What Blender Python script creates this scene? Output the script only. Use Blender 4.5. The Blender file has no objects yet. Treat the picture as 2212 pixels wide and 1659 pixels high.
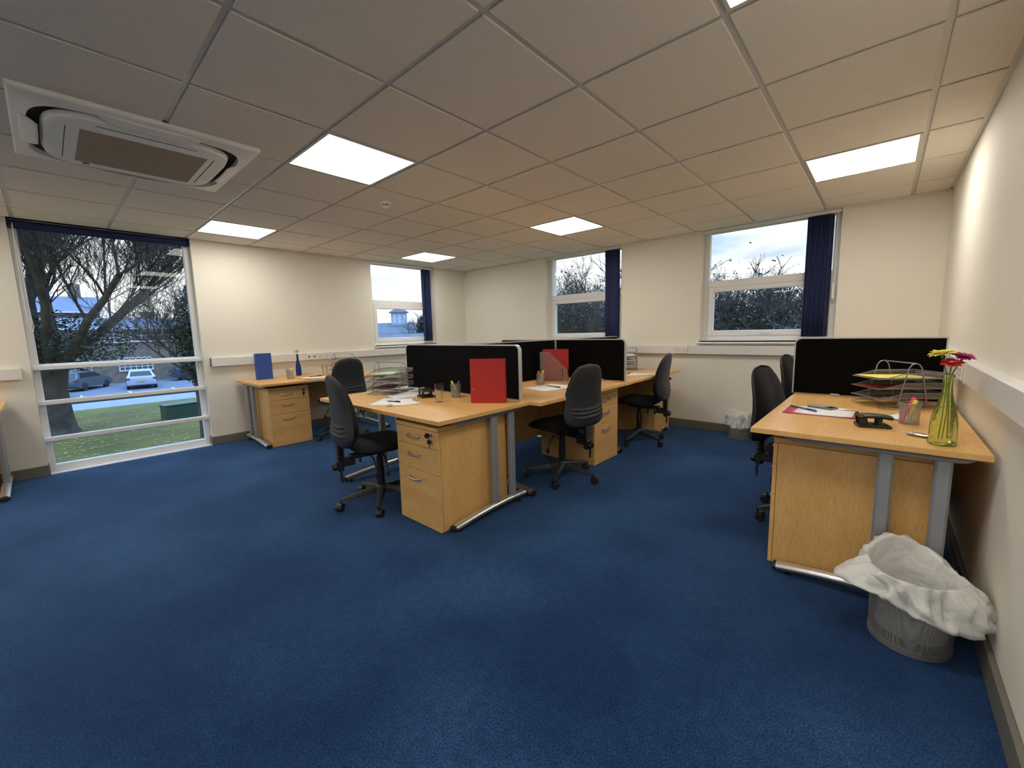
import bpy, math, random
from mathutils import Vector, Matrix, noise

# ---------------------------------------------------------------- camera, world, exposure
C = bpy.context.scene.collection
SC = bpy.context.scene
PI = math.pi
cam = bpy.data.objects.new('camera', bpy.data.cameras.new('camera'))
C.objects.link(cam)
cam.data.sensor_width = 36.0
cam.data.lens = 893.74 / 2212 * 36.0
cam.data.clip_start = 0.05
cam.data.clip_end = 400
_r = Vector((0.74595472, 0.6655441, -0.02454792))
_d = Vector((0.06607345, -0.11063288, -0.99166258))
_f = Vector((-0.66271098, 0.73811342, -0.12650191))
m = Matrix.Identity(4)
for i in range(3):
    m[i][0], m[i][1], m[i][2] = _r[i], -_d[i], -_f[i]
m.translation = Vector((5.71874, -5.14726, 1.22628))
cam.matrix_world = m
SC.camera = cam

SC.view_settings.view_transform = 'Standard'
SC.view_settings.look = 'None'
SC.view_settings.gamma = 1.0
SC.view_settings.exposure = 0.0
SC.view_settings.use_curve_mapping = False
SC.cycles.max_bounces = 10
SC.cycles.diffuse_bounces = 6
SC.cycles.glossy_bounces = 4
SC.cycles.transmission_bounces = 8
SC.cycles.transparent_max_bounces = 16
SC.cycles.caustics_reflective = False
SC.cycles.caustics_refractive = False
SC.cycles.use_denoising = True

LAMP = 15.2          # radiance of the ceiling panels
LAMPC = (1.0, 0.955, 0.85)

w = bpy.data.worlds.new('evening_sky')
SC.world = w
w.use_nodes = True
nt = w.node_tree
for n in list(nt.nodes): nt.nodes.remove(n)
def wn(t, **k):
    n = nt.nodes.new(t)
    for a, b in k.items(): setattr(n, a, b)
    return n
out = wn('ShaderNodeOutputWorld'); bg = wn('ShaderNodeBackground')
tc = wn('ShaderNodeTexCoord'); sep = wn('ShaderNodeSeparateXYZ')
nt.links.new(tc.outputs['Generated'], sep.inputs[0])
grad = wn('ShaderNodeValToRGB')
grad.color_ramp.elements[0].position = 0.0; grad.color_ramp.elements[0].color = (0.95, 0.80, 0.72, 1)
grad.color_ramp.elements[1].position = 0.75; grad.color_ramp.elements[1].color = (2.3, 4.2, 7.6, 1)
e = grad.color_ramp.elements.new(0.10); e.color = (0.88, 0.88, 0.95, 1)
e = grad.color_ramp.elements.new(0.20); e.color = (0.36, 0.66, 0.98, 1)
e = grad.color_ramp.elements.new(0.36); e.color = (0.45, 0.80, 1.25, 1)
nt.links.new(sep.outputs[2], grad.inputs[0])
mp = wn('ShaderNodeMapping'); mp.inputs['Scale'].default_value = (1.6, 1.6, 7.5); mp.inputs['Location'].default_value = (3.1, 0.4, 0.9)
nt.links.new(tc.outputs['Generated'], mp.inputs[0])
nz = wn('ShaderNodeTexNoise'); nz.inputs['Scale'].default_value = 1.6; nz.inputs['Detail'].default_value = 6; nz.inputs['Roughness'].default_value = 0.55
nt.links.new(mp.outputs[0], nz.inputs[0])
cr = wn('ShaderNodeValToRGB')
cr.color_ramp.elements[0].position = 0.33; cr.color_ramp.elements[0].color = (0, 0, 0, 1)
cr.color_ramp.elements[1].position = 0.50; cr.color_ramp.elements[1].color = (1, 1, 1, 1)
nt.links.new(nz.outputs[0], cr.inputs[0])
mx = wn('ShaderNodeMix', data_type='RGBA')
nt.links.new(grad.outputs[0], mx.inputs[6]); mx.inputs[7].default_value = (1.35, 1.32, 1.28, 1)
xm = wn('ShaderNodeMapRange'); xm.inputs[1].default_value = 0.3; xm.inputs[2].default_value = 0.75; xm.inputs[3].default_value = 1.0; xm.inputs[4].default_value = 0.35
nt.links.new(sep.outputs[2], xm.inputs[0])
mu = wn('ShaderNodeMath', operation='MULTIPLY'); nt.links.new(cr.outputs[0], mu.inputs[0]); nt.links.new(xm.outputs[0], mu.inputs[1])
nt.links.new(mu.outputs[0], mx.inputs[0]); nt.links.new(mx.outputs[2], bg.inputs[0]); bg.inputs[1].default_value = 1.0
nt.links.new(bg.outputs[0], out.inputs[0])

# ---------------------------------------------------------------- materials
MATS = {}
def mat(name, col, rough=0.6, metal=0.0, noise_amt=0.0, noise_scale=20, bump=0.0, bump_scale=200, spec=0.5,
        stretch=None, sheen=0.0, col2=None, lo=0.35, hi=0.65, detail=4):
    if name in MATS: return MATS[name]
    M = bpy.data.materials.new(name); M.use_nodes = True
    t = M.node_tree; b = t.nodes['Principled BSDF']
    b.inputs['Roughness'].default_value = rough; b.inputs['Metallic'].default_value = metal
    b.inputs['Specular IOR Level'].default_value = spec
    if sheen: b.inputs['Sheen Weight'].default_value = sheen
    b.inputs['Base Color'].default_value = (*col, 1)
    tcn = t.nodes.new('ShaderNodeTexCoord'); mpn = t.nodes.new('ShaderNodeMapping')
    t.links.new(tcn.outputs['Object'], mpn.inputs[0])
    if stretch: mpn.inputs['Scale'].default_value = stretch
    if noise_amt or col2:
        c2 = col2 or tuple(max(0, c * (1 - noise_amt)) for c in col)
        n = t.nodes.new('ShaderNodeTexNoise'); n.inputs['Scale'].default_value = noise_scale; n.inputs['Detail'].default_value = detail
        r = t.nodes.new('ShaderNodeValToRGB')
        r.color_ramp.elements[0].position = lo; r.color_ramp.elements[0].color = (*c2, 1)
        r.color_ramp.elements[1].position = hi; r.color_ramp.elements[1].color = (*col, 1)
        t.links.new(mpn.outputs[0], n.inputs[0]); t.links.new(n.outputs[0], r.inputs[0]); t.links.new(r.outputs[0], b.inputs['Base Color'])
    if bump:
        n2 = t.nodes.new('ShaderNodeTexNoise'); n2.inputs['Scale'].default_value = bump_scale; n2.inputs['Detail'].default_value = 3
        bp = t.nodes.new('ShaderNodeBump'); bp.inputs['Strength'].default_value = bump; bp.inputs['Distance'].default_value = 0.004
        t.links.new(mpn.outputs[0], n2.inputs[0]); t.links.new(n2.outputs[0], bp.inputs['Height']); t.links.new(bp.outputs[0], b.inputs['Normal'])
    MATS[name] = M
    return M

def wood(axis):
    """beech-effect laminate, grain along the given axis"""
    name = 'beech_' + axis
    if name in MATS: return MATS[name]
    M = bpy.data.materials.new(name); M.use_nodes = True; t = M.node_tree; b = t.nodes['Principled BSDF']
    b.inputs['Roughness'].default_value = 0.36; b.inputs['Specular IOR Level'].default_value = 0.45
    tcn = t.nodes.new('ShaderNodeTexCoord')
    def layer(k, scale, lo, hi, c0, c1, det=4):
        mpn = t.nodes.new('ShaderNodeMapping')
        s = [scale] * 3; s['xyz'.index(axis)] = scale / k
        mpn.inputs['Scale'].default_value = s
        n = t.nodes.new('ShaderNodeTexNoise'); n.inputs['Scale'].default_value = 1; n.inputs['Detail'].default_value = det
        r = t.nodes.new('ShaderNodeValToRGB')
        r.color_ramp.elements[0].position = lo; r.color_ramp.elements[0].color = (*c0, 1)
        r.color_ramp.elements[1].position = hi; r.color_ramp.elements[1].color = (*c1, 1)
        t.links.new(tcn.outputs['Object'], mpn.inputs[0]); t.links.new(mpn.outputs[0], n.inputs[0]); t.links.new(n.outputs[0], r.inputs[0])
        return r
    a = layer(9, 11, 0.3, 0.7, WOOD_D, WOOD_L)
    f = layer(14, 260, 0.36, 0.5, (0.72, 0.66, 0.6), (1, 1, 1), 2)
    x = t.nodes.new('ShaderNodeMix'); x.data_type = 'RGBA'; x.blend_type = 'MULTIPLY'; x.inputs[0].default_value = 0.55
    t.links.new(a.outputs[0], x.inputs[6]); t.links.new(f.outputs[0], x.inputs[7]); t.links.new(x.outputs[2], b.inputs['Base Color'])
    MATS[name] = M
    return M
WOOD_L = (0.82, 0.50, 0.19); WOOD_D = (0.72, 0.41, 0.14)

def glassy(name, tint=(1, 1, 1), refl=1.0, rough=0.0, fac=None):
    """thin clear sheet: fresnel reflection over a tinted see-through body"""
    if name in MATS: return MATS[name]
    M = bpy.data.materials.new(name); M.use_nodes = True; t = M.node_tree
    for n in list(t.nodes): t.nodes.remove(n)
    o = t.nodes.new('ShaderNodeOutputMaterial'); tr = t.nodes.new('ShaderNodeBsdfTransparent'); gl = t.nodes.new('ShaderNodeBsdfGlossy')
    fr = t.nodes.new('ShaderNodeFresnel'); fr.inputs[0].default_value = 1.45
    mm = t.nodes.new('ShaderNodeMixShader'); mu = t.nodes.new('ShaderNodeMath'); mu.operation = 'MULTIPLY'; mu.inputs[1].default_value = refl
    tr.inputs[0].default_value = (*tint, 1); gl.inputs['Roughness'].default_value = rough
    t.links.new(fr.outputs[0], mu.inputs[0]); t.links.new(mu.outputs[0], mm.inputs[0])
    t.links.new(tr.outputs[0], mm.inputs[1]); t.links.new(gl.outputs[0], mm.inputs[2]); t.links.new(mm.outputs[0], o.inputs[0])
    MATS[name] = M
    return M

def wire_mesh(name, col, cell=0.0030, openness=0.46):
    """fine woven or punched metal sheet: round holes cut by the texture"""
    if name in MATS: return MATS[name]
    M = bpy.data.materials.new(name); M.use_nodes = True; t = M.node_tree; b = t.nodes['Principled BSDF']
    b.inputs['Base Color'].default_value = (*col, 1); b.inputs['Metallic'].default_value = 0.6; b.inputs['Roughness'].default_value = 0.45
    tcn = t.nodes.new('ShaderNodeTexCoord'); v = t.nodes.new('ShaderNodeTexVoronoi'); v.inputs['Scale'].default_value = 1 / cell; v.inputs['Randomness'].default_value = 0.15
    g = t.nodes.new('ShaderNodeMath'); g.operation = 'GREATER_THAN'; g.inputs[1].default_value = openness
    t.links.new(tcn.outputs['Object'], v.inputs[0]); t.links.new(v.outputs['Distance'], g.inputs[0]); t.links.new(g.outputs[0], b.inputs['Alpha'])
    MATS[name] = M
    return M

def emit(name, col, s):
    M = bpy.data.materials.new(name); M.use_nodes = True; t = M.node_tree; b = t.nodes['Principled BSDF']
    b.inputs['Base Color'].default_value = (0.8, 0.8, 0.8, 1); b.inputs['Emission Color'].default_value = (*col, 1); b.inputs['Emission Strength'].default_value = s
    MATS[name] = M
    return M

WALL = mat('wall_paint', (0.80, 0.765, 0.68), 0.7, bump=0.12, bump_scale=240, spec=0.3)
WHITE = mat('white_upvc', (0.80, 0.80, 0.80), 0.35)
TRUNK = mat('white_trunking_plastic', (0.74, 0.73, 0.72), 0.4)
SKIRT = mat('grey_skirting_paint', (0.155, 0.148, 0.125), 0.5)
NAVY = mat('navy_blind_fabric', (0.012, 0.024, 0.11), 0.75, noise_amt=0.3, noise_scale=120)
SILVER = mat('silver_powder_coat', (0.36, 0.38, 0.41), 0.38, 0.45)
CHROME = mat('satin_chrome', (0.78, 0.77, 0.74), 0.30, 0.9)
DARKP = mat('black_plastic', (0.012, 0.012, 0.013), 0.45)
GREYP = mat('charcoal_plastic', (0.030, 0.032, 0.036), 0.5)
FABRIC = mat('black_chair_fabric', (0.010, 0.010, 0.012), 0.95, spec=0.2, sheen=0.05, bump=0.4, bump_scale=500)
VINYL = mat('charcoal_chair_vinyl', (0.022, 0.024, 0.029), 0.48, bump=0.3, bump_scale=300)
SCREENF = mat('black_screen_fabric', (0.0045, 0.0042, 0.0045), 1.0, spec=0.1, bump=0.3, bump_scale=700)
PALESIL = mat('pale_silver_trim', (0.55, 0.56, 0.58), 0.4, 0.3)
RED = mat('red_card', (0.44, 0.018, 0.016), 0.6, noise_amt=0.1, noise_scale=60)
BLUE = mat('blue_card', (0.025, 0.075, 0.36), 0.55, noise_amt=0.1, noise_scale=60)
PAPER = mat('white_paper', (0.83, 0.83, 0.85), 0.7)
GLASS = glassy('clear_glass', (0.985, 0.995, 0.99), 0.55)
PANE = glassy('window_glass', (0.95, 0.98, 0.99), 0.35)
WIRE = wire_mesh('silver_wire_mesh', (0.42, 0.40, 0.39))

# ---------------------------------------------------------------- mesh helpers
class MB:
    def __init__(s): s.v = []; s.f = []; s.mi = []; s.mats = []; s.cur = 0
    def use(s, m):
        if m not in s.mats: s.mats.append(m)
        s.cur = s.mats.index(m); return s
    def add(s, vs, fs, M=None):
        o = len(s.v)
        s.v += [tuple(M @ Vector(p)) if M else tuple(p) for p in vs]
        s.f += [tuple(i + o for i in f) for f in fs]; s.mi += [s.cur] * len(fs)
        return s
    def box(s, a, b, ch=0.0, M=None):
        x0, y0, z0 = a; x1, y1, z1 = b
        if x1 < x0: x0, x1 = x1, x0
        if y1 < y0: y0, y1 = y1, y0
        if z1 < z0: z0, z1 = z1, z0
        if not ch:
            vs = [(x0,y0,z0),(x1,y0,z0),(x1,y1,z0),(x0,y1,z0),(x0,y0,z1),(x1,y0,z1),(x1,y1,z1),(x0,y1,z1)]
            return s.add(vs, [(0,3,2,1),(4,5,6,7),(0,1,5,4),(1,2,6,5),(2,3,7,6),(3,0,4,7)], M)
        c = min(ch, (x1-x0)*.49, (y1-y0)*.49, (z1-z0)*.49)
        vs = []; idx = {}
        X = (x0, x1); Y = (y0, y1); Z = (z0, z1); n = 0
        for i in (0, 1):
            for j in (0, 1):
                for k in (0, 1):
                    sx, sy, sz = (1, -1)[i], (1, -1)[j], (1, -1)[k]
                    vs += [(X[i], Y[j]+sy*c, Z[k]+sz*c), (X[i]+sx*c, Y[j], Z[k]+sz*c), (X[i]+sx*c, Y[j]+sy*c, Z[k])]
                    for q in range(3): idx[(i, j, k, q)] = n; n += 1
        fs = []
        for i in (0, 1):
            q = [idx[(i,0,0,0)], idx[(i,1,0,0)], idx[(i,1,1,0)], idx[(i,0,1,0)]]; fs.append(tuple(q if i else q[::-1]))
            q = [idx[(0,i,0,1)], idx[(0,i,1,1)], idx[(1,i,1,1)], idx[(1,i,0,1)]]; fs.append(tuple(q if i else q[::-1]))
            q = [idx[(0,0,i,2)], idx[(1,0,i,2)], idx[(1,1,i,2)], idx[(0,1,i,2)]]; fs.append(tuple(q if i else q[::-1]))
        for i in (0, 1):
            for j in (0, 1):
                fs.append((idx[(i,j,0,0)], idx[(i,j,1,0)], idx[(i,j,1,1)], idx[(i,j,0,1)]))
                fs.append((idx[(i,0,j,0)], idx[(i,1,j,0)], idx[(i,1,j,2)], idx[(i,0,j,2)]))
                fs.append((idx[(0,i,j,1)], idx[(1,i,j,1)], idx[(1,i,j,2)], idx[(0,i,j,2)]))
                for k in (0, 1): fs.append((idx[(i,j,k,0)], idx[(i,j,k,1)], idx[(i,j,k,2)]))
        return s.add(vs, fs, M)
    def tube(s, pts, r, n=8, M=None, caps=True, sx=1.0):
        """round (or flattened by sx) bar along pts; r a number or one radius per point"""
        P = [Vector(p) for p in pts]; R = r if isinstance(r, (list, tuple)) else [r] * len(P)
        vs = []; up = None
        for i, p in enumerate(P):
            d = (P[min(i+1, len(P)-1)] - P[max(i-1, 0)])
            if d.length < 1e-9: d = Vector((0, 0, 1))
            d.normalize()
            if up is None:
                up = Vector((0, 0, 1)) if abs(d.z) < 0.9 else Vector((0, 1, 0))
            a = d.cross(up)
            if a.length < 1e-6: a = d.orthogonal()
            a.normalize(); b = a.cross(d).normalized(); up = b
            for k in range(n):
                t = 2*PI*k/n
                vs.append(p + a*math.cos(t)*R[i]*sx + b*math.sin(t)*R[i])
        fs = []
        for i in range(len(P)-1):
            for k in range(n):
                k2 = (k+1) % n
                fs.append((i*n+k, i*n+k2, (i+1)*n+k2, (i+1)*n+k))
        if caps: fs.append(tuple(range(n))[::-1]); fs.append(tuple((len(P)-1)*n+k for k in range(n)))
        return s.add(vs, fs, M)
    def lathe(s, prof, n=24, M=None, cap0=True, cap1=True, fn=None):
        vs = []
        for r, z in prof:
            for k in range(n):
                t = 2*PI*k/n; q = r*(fn(t, z) if fn else 1)
                vs.append((q*math.cos(t), q*math.sin(t), z))
        fs = []
        for i in range(len(prof)-1):
            for k in range(n):
                k2 = (k+1) % n; fs.append((i*n+k, i*n+k2, (i+1)*n+k2, (i+1)*n+k))
        if cap0: fs.append(tuple(range(n))[::-1])
        if cap1: fs.append(tuple((len(prof)-1)*n+k for k in range(n)))
        return s.add(vs, fs, M)
    def prism(s, poly, z0, z1, M=None):
        n = len(poly)
        vs = [(x, y, z0) for x, y in poly] + [(x, y, z1) for x, y in poly]
        fs = [tuple(range(n))[::-1], tuple(range(n, 2*n))] + [(i, (i+1) % n, n+(i+1) % n, n+i) for i in range(n)]
        return s.add(vs, fs, M)
    def grid(s, fn, nu, nv, M=None, wrap=False):
        vs = [fn(i/(nu if wrap else nu-1), j/(nv-1)) for j in range(nv) for i in range(nu)]
        fs = []
        for j in range(nv-1):
            for i in range(nu if wrap else nu-1):
                i2 = (i+1) % nu
                fs.append((j*nu+i, j*nu+i2, (j+1)*nu+i2, (j+1)*nu+i))
        return s.add(vs, fs, M)
    def build(s, name, m=None, parent=None, smooth=True, label=None, loc=None, angle=40):
        me = bpy.data.meshes.new(name); me.from_pydata(s.v, [], s.f)
        ms = s.mats if s.mats else ([m] if m else [])
        for q in ms: me.materials.append(q)
        if len(ms) > 1: me.polygons.foreach_set('material_index', s.mi)
        me.validate(); me.update()
        if smooth:
            me.shade_smooth()
            try: me.set_sharp_from_angle(angle=math.radians(angle))
            except Exception: pass
        o = bpy.data.objects.new(name, me); C.objects.link(o)
        if parent: o.parent = parent
        if loc: o.location = loc
        if label: o['label'] = label
        return o

def thing(name, label, cat, loc=(0, 0, 0), rz=0.0, group=None):
    o = bpy.data.objects.new(name, None); C.objects.link(o); o.empty_display_size = 0.1
    o.location = loc; o.rotation_euler = (0, 0, rz); o['label'] = label; o['category'] = cat
    if group: o['group'] = group
    return o
def tag(o, label, cat, group=None):
    o['label'] = label; o['category'] = cat
    if group: o['group'] = group
    return o
def struct(o): o['kind'] = 'structure'; return o
def holder(name):
    o = bpy.data.objects.new(name, None); C.objects.link(o); o['kind'] = 'structure'; return o
def copy_tree(o, parent=None):
    c = o.copy(); C.objects.link(c)
    if parent: c.parent = parent
    for ch in list(o.children): copy_tree(ch, c)
    return c
def rot(rz, loc=(0, 0, 0)): return Matrix.Translation(loc) @ Matrix.Rotation(rz, 4, 'Z')

# ================================================================= ROOM
W, H, YB = 6.07, 2.32, -11.8
TZ = 2.311
def wall_boxes(u0, u1, z0, z1, holes):
    """rectangles of a wall u-z plane left around the holes"""
    res = []; cur = u0
    for a, b, c, d in sorted(holes):
        if a > cur: res.append((cur, a, z0, z1))
        if c > z0: res.append((a, b, z0, c))
        if d < z1: res.append((a, b, d, z1))
        cur = b
    if cur < u1: res.append((cur, u1, z0, z1))
    return res
BIG = (-5.265, -3.985, 0.0, H)
WN1 = (-1.843, -0.680, 1.06, TZ)
WN2 = (1.825, 3.090, 1.06, TZ)
WN3 = (4.090, 5.352, 1.06, TZ)
b = MB()
for u0, u1, z0, z1 in wall_boxes(YB, 0.3, -0.3, H+0.3, [BIG, WN1]): b.box((-0.3, u0, z0), (0, u1, z1))
struct(b.build('wall_left', WALL, smooth=False))
b = MB()
for u0, u1, z0, z1 in wall_boxes(0.0, W+0.3, -0.3, H+0.3, [WN2, WN3]): b.box((u0, 0, z0), (u1, 0.3, z1))
struct(b.build('wall_back', WALL, smooth=False))
struct(MB().box((W, YB, -0.3), (W+0.3, 0, H+0.3)).build('wall_right', WALL, smooth=False))
struct(MB().box((-0.3, YB-0.3, -0.3), (W+0.3, YB, H+0.3)).build('wall_front', WALL, smooth=False))

# carpet
CARPET = bpy.data.materials.new('blue_carpet'); CARPET.use_nodes = True
t = CARPET.node_tree; bs = t.nodes['Principled BSDF']; bs.inputs['Roughness'].default_value = 0.95; bs.inputs['Specular IOR Level'].default_value = 0.12
bs.inputs['Sheen Weight'].default_value = 0.42; bs.inputs['Sheen Roughness'].default_value = 0.45; bs.inputs['Sheen Tint'].default_value = (0.25, 0.50, 0.95, 1)
tcn = t.nodes.new('ShaderNodeTexCoord')
def nlayer(scale, lo, hi, c0, c1, det=4, st=(1, 1, 1)):
    mpn = t.nodes.new('ShaderNodeMapping'); mpn.inputs['Scale'].default_value = st
    n = t.nodes.new('ShaderNodeTexNoise'); n.inputs['Scale'].default_value = scale; n.inputs['Detail'].default_value = det
    r = t.nodes.new('ShaderNodeValToRGB')
    r.color_ramp.elements[0].position = lo; r.color_ramp.elements[0].color = (*c0, 1)
    r.color_ramp.elements[1].position = hi; r.color_ramp.elements[1].color = (*c1, 1)
    t.links.new(tcn.outputs['Object'], mpn.inputs[0]); t.links.new(mpn.outputs[0], n.inputs[0]); t.links.new(n.outputs[0], r.inputs[0])
    return r, n
base, _ = nlayer(1.3, 0.40, 0.68, (0.0065, 0.027, 0.098), (0.021, 0.064, 0.17), 5)
fib, fn_ = nlayer(170, 0.35, 0.7, (0.38, 0.42, 0.46), (1.75, 1.65, 1.5), 3)
mid, _ = nlayer(26, 0.35, 0.7, (0.82, 0.82, 0.84), (1.15, 1.13, 1.1), 4)
x1 = t.nodes.new('ShaderNodeMix'); x1.data_type = 'RGBA'; x1.blend_type = 'MULTIPLY'; x1.inputs[0].default_value = 1
x2 = t.nodes.new('ShaderNodeMix'); x2.data_type = 'RGBA'; x2.blend_type = 'MULTIPLY'; x2.inputs[0].default_value = 1
t.links.new(base.outputs[0], x1.inputs[6]); t.links.new(fib.outputs[0], x1.inputs[7])
t.links.new(x1.outputs[2], x2.inputs[6]); t.links.new(mid.outputs[0], x2.inputs[7]); t.links.new(x2.outputs[2], bs.inputs['Base Color'])
bp = t.nodes.new('ShaderNodeBump'); bp.inputs['Strength'].default_value = 0.6; bp.inputs['Distance'].default_value = 0.004
t.links.new(fn_.outputs[0], bp.inputs['Height']); t.links.new(bp.outputs[0], bs.inputs['Normal'])
struct(MB().box((-0.05, YB, -0.3), (W, 0, 0)).build('floor', CARPET, smooth=False))

# ceiling: tiles dropped a little below the white tees
TILE = mat('mineral_ceiling_tile', (0.90, 0.84, 0.75), 0.9, noise_amt=0.12, noise_scale=420, bump=0.35, bump_scale=420, spec=0.1, detail=2)
TEE = mat('white_ceiling_tee', (0.62, 0.61, 0.58), 0.3)
xs = [0.0] + [0.425 + 0.6*i for i in range(10)] + [W]
ys = [0.0] + [-0.426 - 0.6*i for i in range(19)] + [YB]
LIGHTS = [(i, j) for i in (1, 5, 9) for j in (2, 6, 10, 14, 18)]       # tile cells holding panels; last pair of rows added unseen for more light
b = MB(); b.use(TEE); b.box((-0.3, YB-0.3, H), (W+0.3, 0.3, H+0.3))
b.box((0, YB, H-0.0065), (0.022, 0, H)); b.box((W-0.022, YB, H-0.0065), (W, 0, H)); b.box((0, -0.022, H-0.0065), (W, 0, H)); b.box((0, YB, H-0.0065), (W, YB+0.022, H))
b.use(TILE)
for i in range(len(xs)-1):
    for j in range(len(ys)-1):
        if (i, j) in LIGHTS: continue
        x0, x1_ = xs[i]+(0.012 if i else 0.022), xs[i+1]-(0.012 if i < len(xs)-2 else 0.022)
        y1_, y0 = ys[j]-(0.012 if j else 0.022), ys[j+1]+(0.012 if j < len(ys)-2 else 0.022)
        b.box((x0, y0, TZ), (x1_, y1_, H), 0.003)
struct(b.build('ceiling', None, smooth=False))

DIFF = emit('lit_panel_diffuser', LAMPC, LAMP)
where = {(1, 2): 'farthest left, near the back corner', (5, 2): 'in front of the middle back window', (9, 2): 'at the right in front of the right-hand window',
         (1, 6): 'nearest the tall left window', (5, 6): 'beside the air conditioning cassette', (9, 6): 'cut off by the top edge of the view',
         (1, 10): 'behind the camera on the left', (5, 10): 'behind the camera in the middle', (9, 10): 'behind the camera on the right',
         (1, 14): 'added as unseen fill light, far behind the camera on the left', (5, 14): 'added as unseen fill light, far behind the camera in the middle', (9, 14): 'added as unseen fill light, far behind the camera on the right',
         (1, 18): 'added as unseen fill light, in the last row behind the camera on the left', (5, 18): 'added as unseen fill light, in the last row behind the camera in the middle', (9, 18): 'added as unseen fill light, in the last row behind the camera on the right'}
for i, j in LIGHTS:
    x0, x1_, y1_, y0 = xs[i], xs[i+1], ys[j], ys[j+1]
    L = thing('ceiling_light', 'square white lit ceiling panel ' + where[(i, j)], 'ceiling light', ((x0+x1_)/2, (y0+y1_)/2, TZ), group='square ceiling light panels')
    h = 0.288
    b = MB()
    for a0, a1, c0, c1 in ((-h, h, -h, -h+0.014), (-h, h, h-0.014, h), (-h, -h+0.014, -h+0.014, h-0.014), (h-0.014, h, -h+0.014, h-0.014)):
        b.box((a0, c0, 0), (a1, c1, H-TZ))
    b.build('frame', TEE, L, smooth=False)
    MB().box((-h+0.014, -h+0.014, 0.002), (h-0.014, h-0.014, H-TZ)).build('diffuser', DIFF, L, smooth=False)

# skirting boards
def skirt(name, a, b_): struct(MB().box(a, b_, 0.003).build(name, SKIRT, smooth=False))
b = MB(); b.box((0, YB, 0), (0.018, BIG[0]+0.012, 0.098), 0.004); b.box((0, BIG[1]-0.012, 0), (0.018, -0.018, 0.098), 0.004)
b.box((-0.1, BIG[0]-0.002, 0), (0, BIG[0]+0.012, 0.098)); b.box((-0.1, BIG[1]-0.012, 0), (0, BIG[1]+0.002, 0.098))
struct(b.build('baseboard_left', SKIRT, smooth=False))
skirt('baseboard_back', (0, -0.018, 0), (W, 0, 0.098))
skirt('baseboard_right', (W-0.018, YB, 0), (W, -0.018, 0.098))
skirt('baseboard_front', (0.018, YB, 0), (W-0.018, YB+0.018, 0.098))

# dado trunking
def trunk(name, a, b_):
    m_ = MB(); m_.box(a, b_, 0.004); struct(m_.build(name, TRUNK, smooth=False)); return m_
b = MB(); b.box((0, -3.925, 0.908), (0.05, -0.05, 1.008), 0.004)
for y in (-3.925, -2.895, -2.555, -1.5): b.box((0, y, 0.905), (0.053, y+0.012, 1.011), 0.002)
struct(b.build('trim_1', TRUNK, smooth=False))
b = MB(); b.box((0, YB, 0.908), (0.05, -5.326, 1.008), 0.004); b.box((0, -5.338, 0.905), (0.053, -5.322, 1.011), 0.002)
struct(b.build('trim_2', TRUNK, smooth=False))
b = MB(); b.box((0, -0.05, 0.903), (W, 0, 1.003), 0.004)
for x in (3.80, 3.985, 5.5): b.box((x, -0.053, 0.90), (x+0.012, 0, 1.006), 0.002)
struct(b.build('trim_3', TRUNK, smooth=False))
b = MB(); b.box((W-0.05, YB, 0.925), (W, -0.05, 1.025), 0.004); b.box((W-0.053, -2.232, 0.922), (W, -2.218, 1.028), 0.002); b.box((W-0.053, -2.0, 0.922), (W, -1.986, 1.028), 0.002)
struct(b.build('trim_4', TRUNK, smooth=False))

def socket(label, loc, rz, kind=2, name='power_socket'):
    s = thing(name, label, 'socket', loc, rz)                      # face towards local -y
    wd = 0.148 if kind == 2 else 0.13
    MB().box((-wd/2, -0.009, -0.043), (wd/2, 0, 0.043), 0.003).build('faceplate', TRUNK, s, smooth=False)
    d = MB()
    if kind == 2:
        for cx in (-0.041, 0.041):
            d = MB(); d.box((cx-0.0035, -0.0095, 0.0), (cx+0.0035, -0.008, 0.011)); d.box((cx-0.016, -0.0095, -0.022), (cx-0.008, -0.008, -0.017)); d.box((cx+0.008, -0.0095, -0.022), (cx+0.016, -0.008, -0.017)); d.build('pin_hole', DARKP, s, smooth=False)
        for cx in (-0.018, 0.018): MB().box((cx-0.009, -0.013, 0.014), (cx+0.009, -0.009, 0.032), 0.002).build('switch', WHITE, s, smooth=False)
    else:
        for cx in (-0.035, 0.035): MB().box((cx-0.011, -0.0095, -0.01), (cx+0.011, -0.008, 0.008)).build('data_port', DARKP, s, smooth=False)
    return s
socket('white double power socket on left wall trunking behind the wall desk', (0.05, -2.66, 0.958), PI/2)
socket('white data outlet on left wall trunking beside the double socket', (0.05, -2.815, 0.958), PI/2, 1, 'data_outlet')
socket('white double power socket on back wall trunking between the two windows', (3.905, -0.05, 0.953), 0)
socket('white double power socket on right wall trunking behind the flowers', (W-0.05, -2.12, 0.975), -PI/2)

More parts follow.
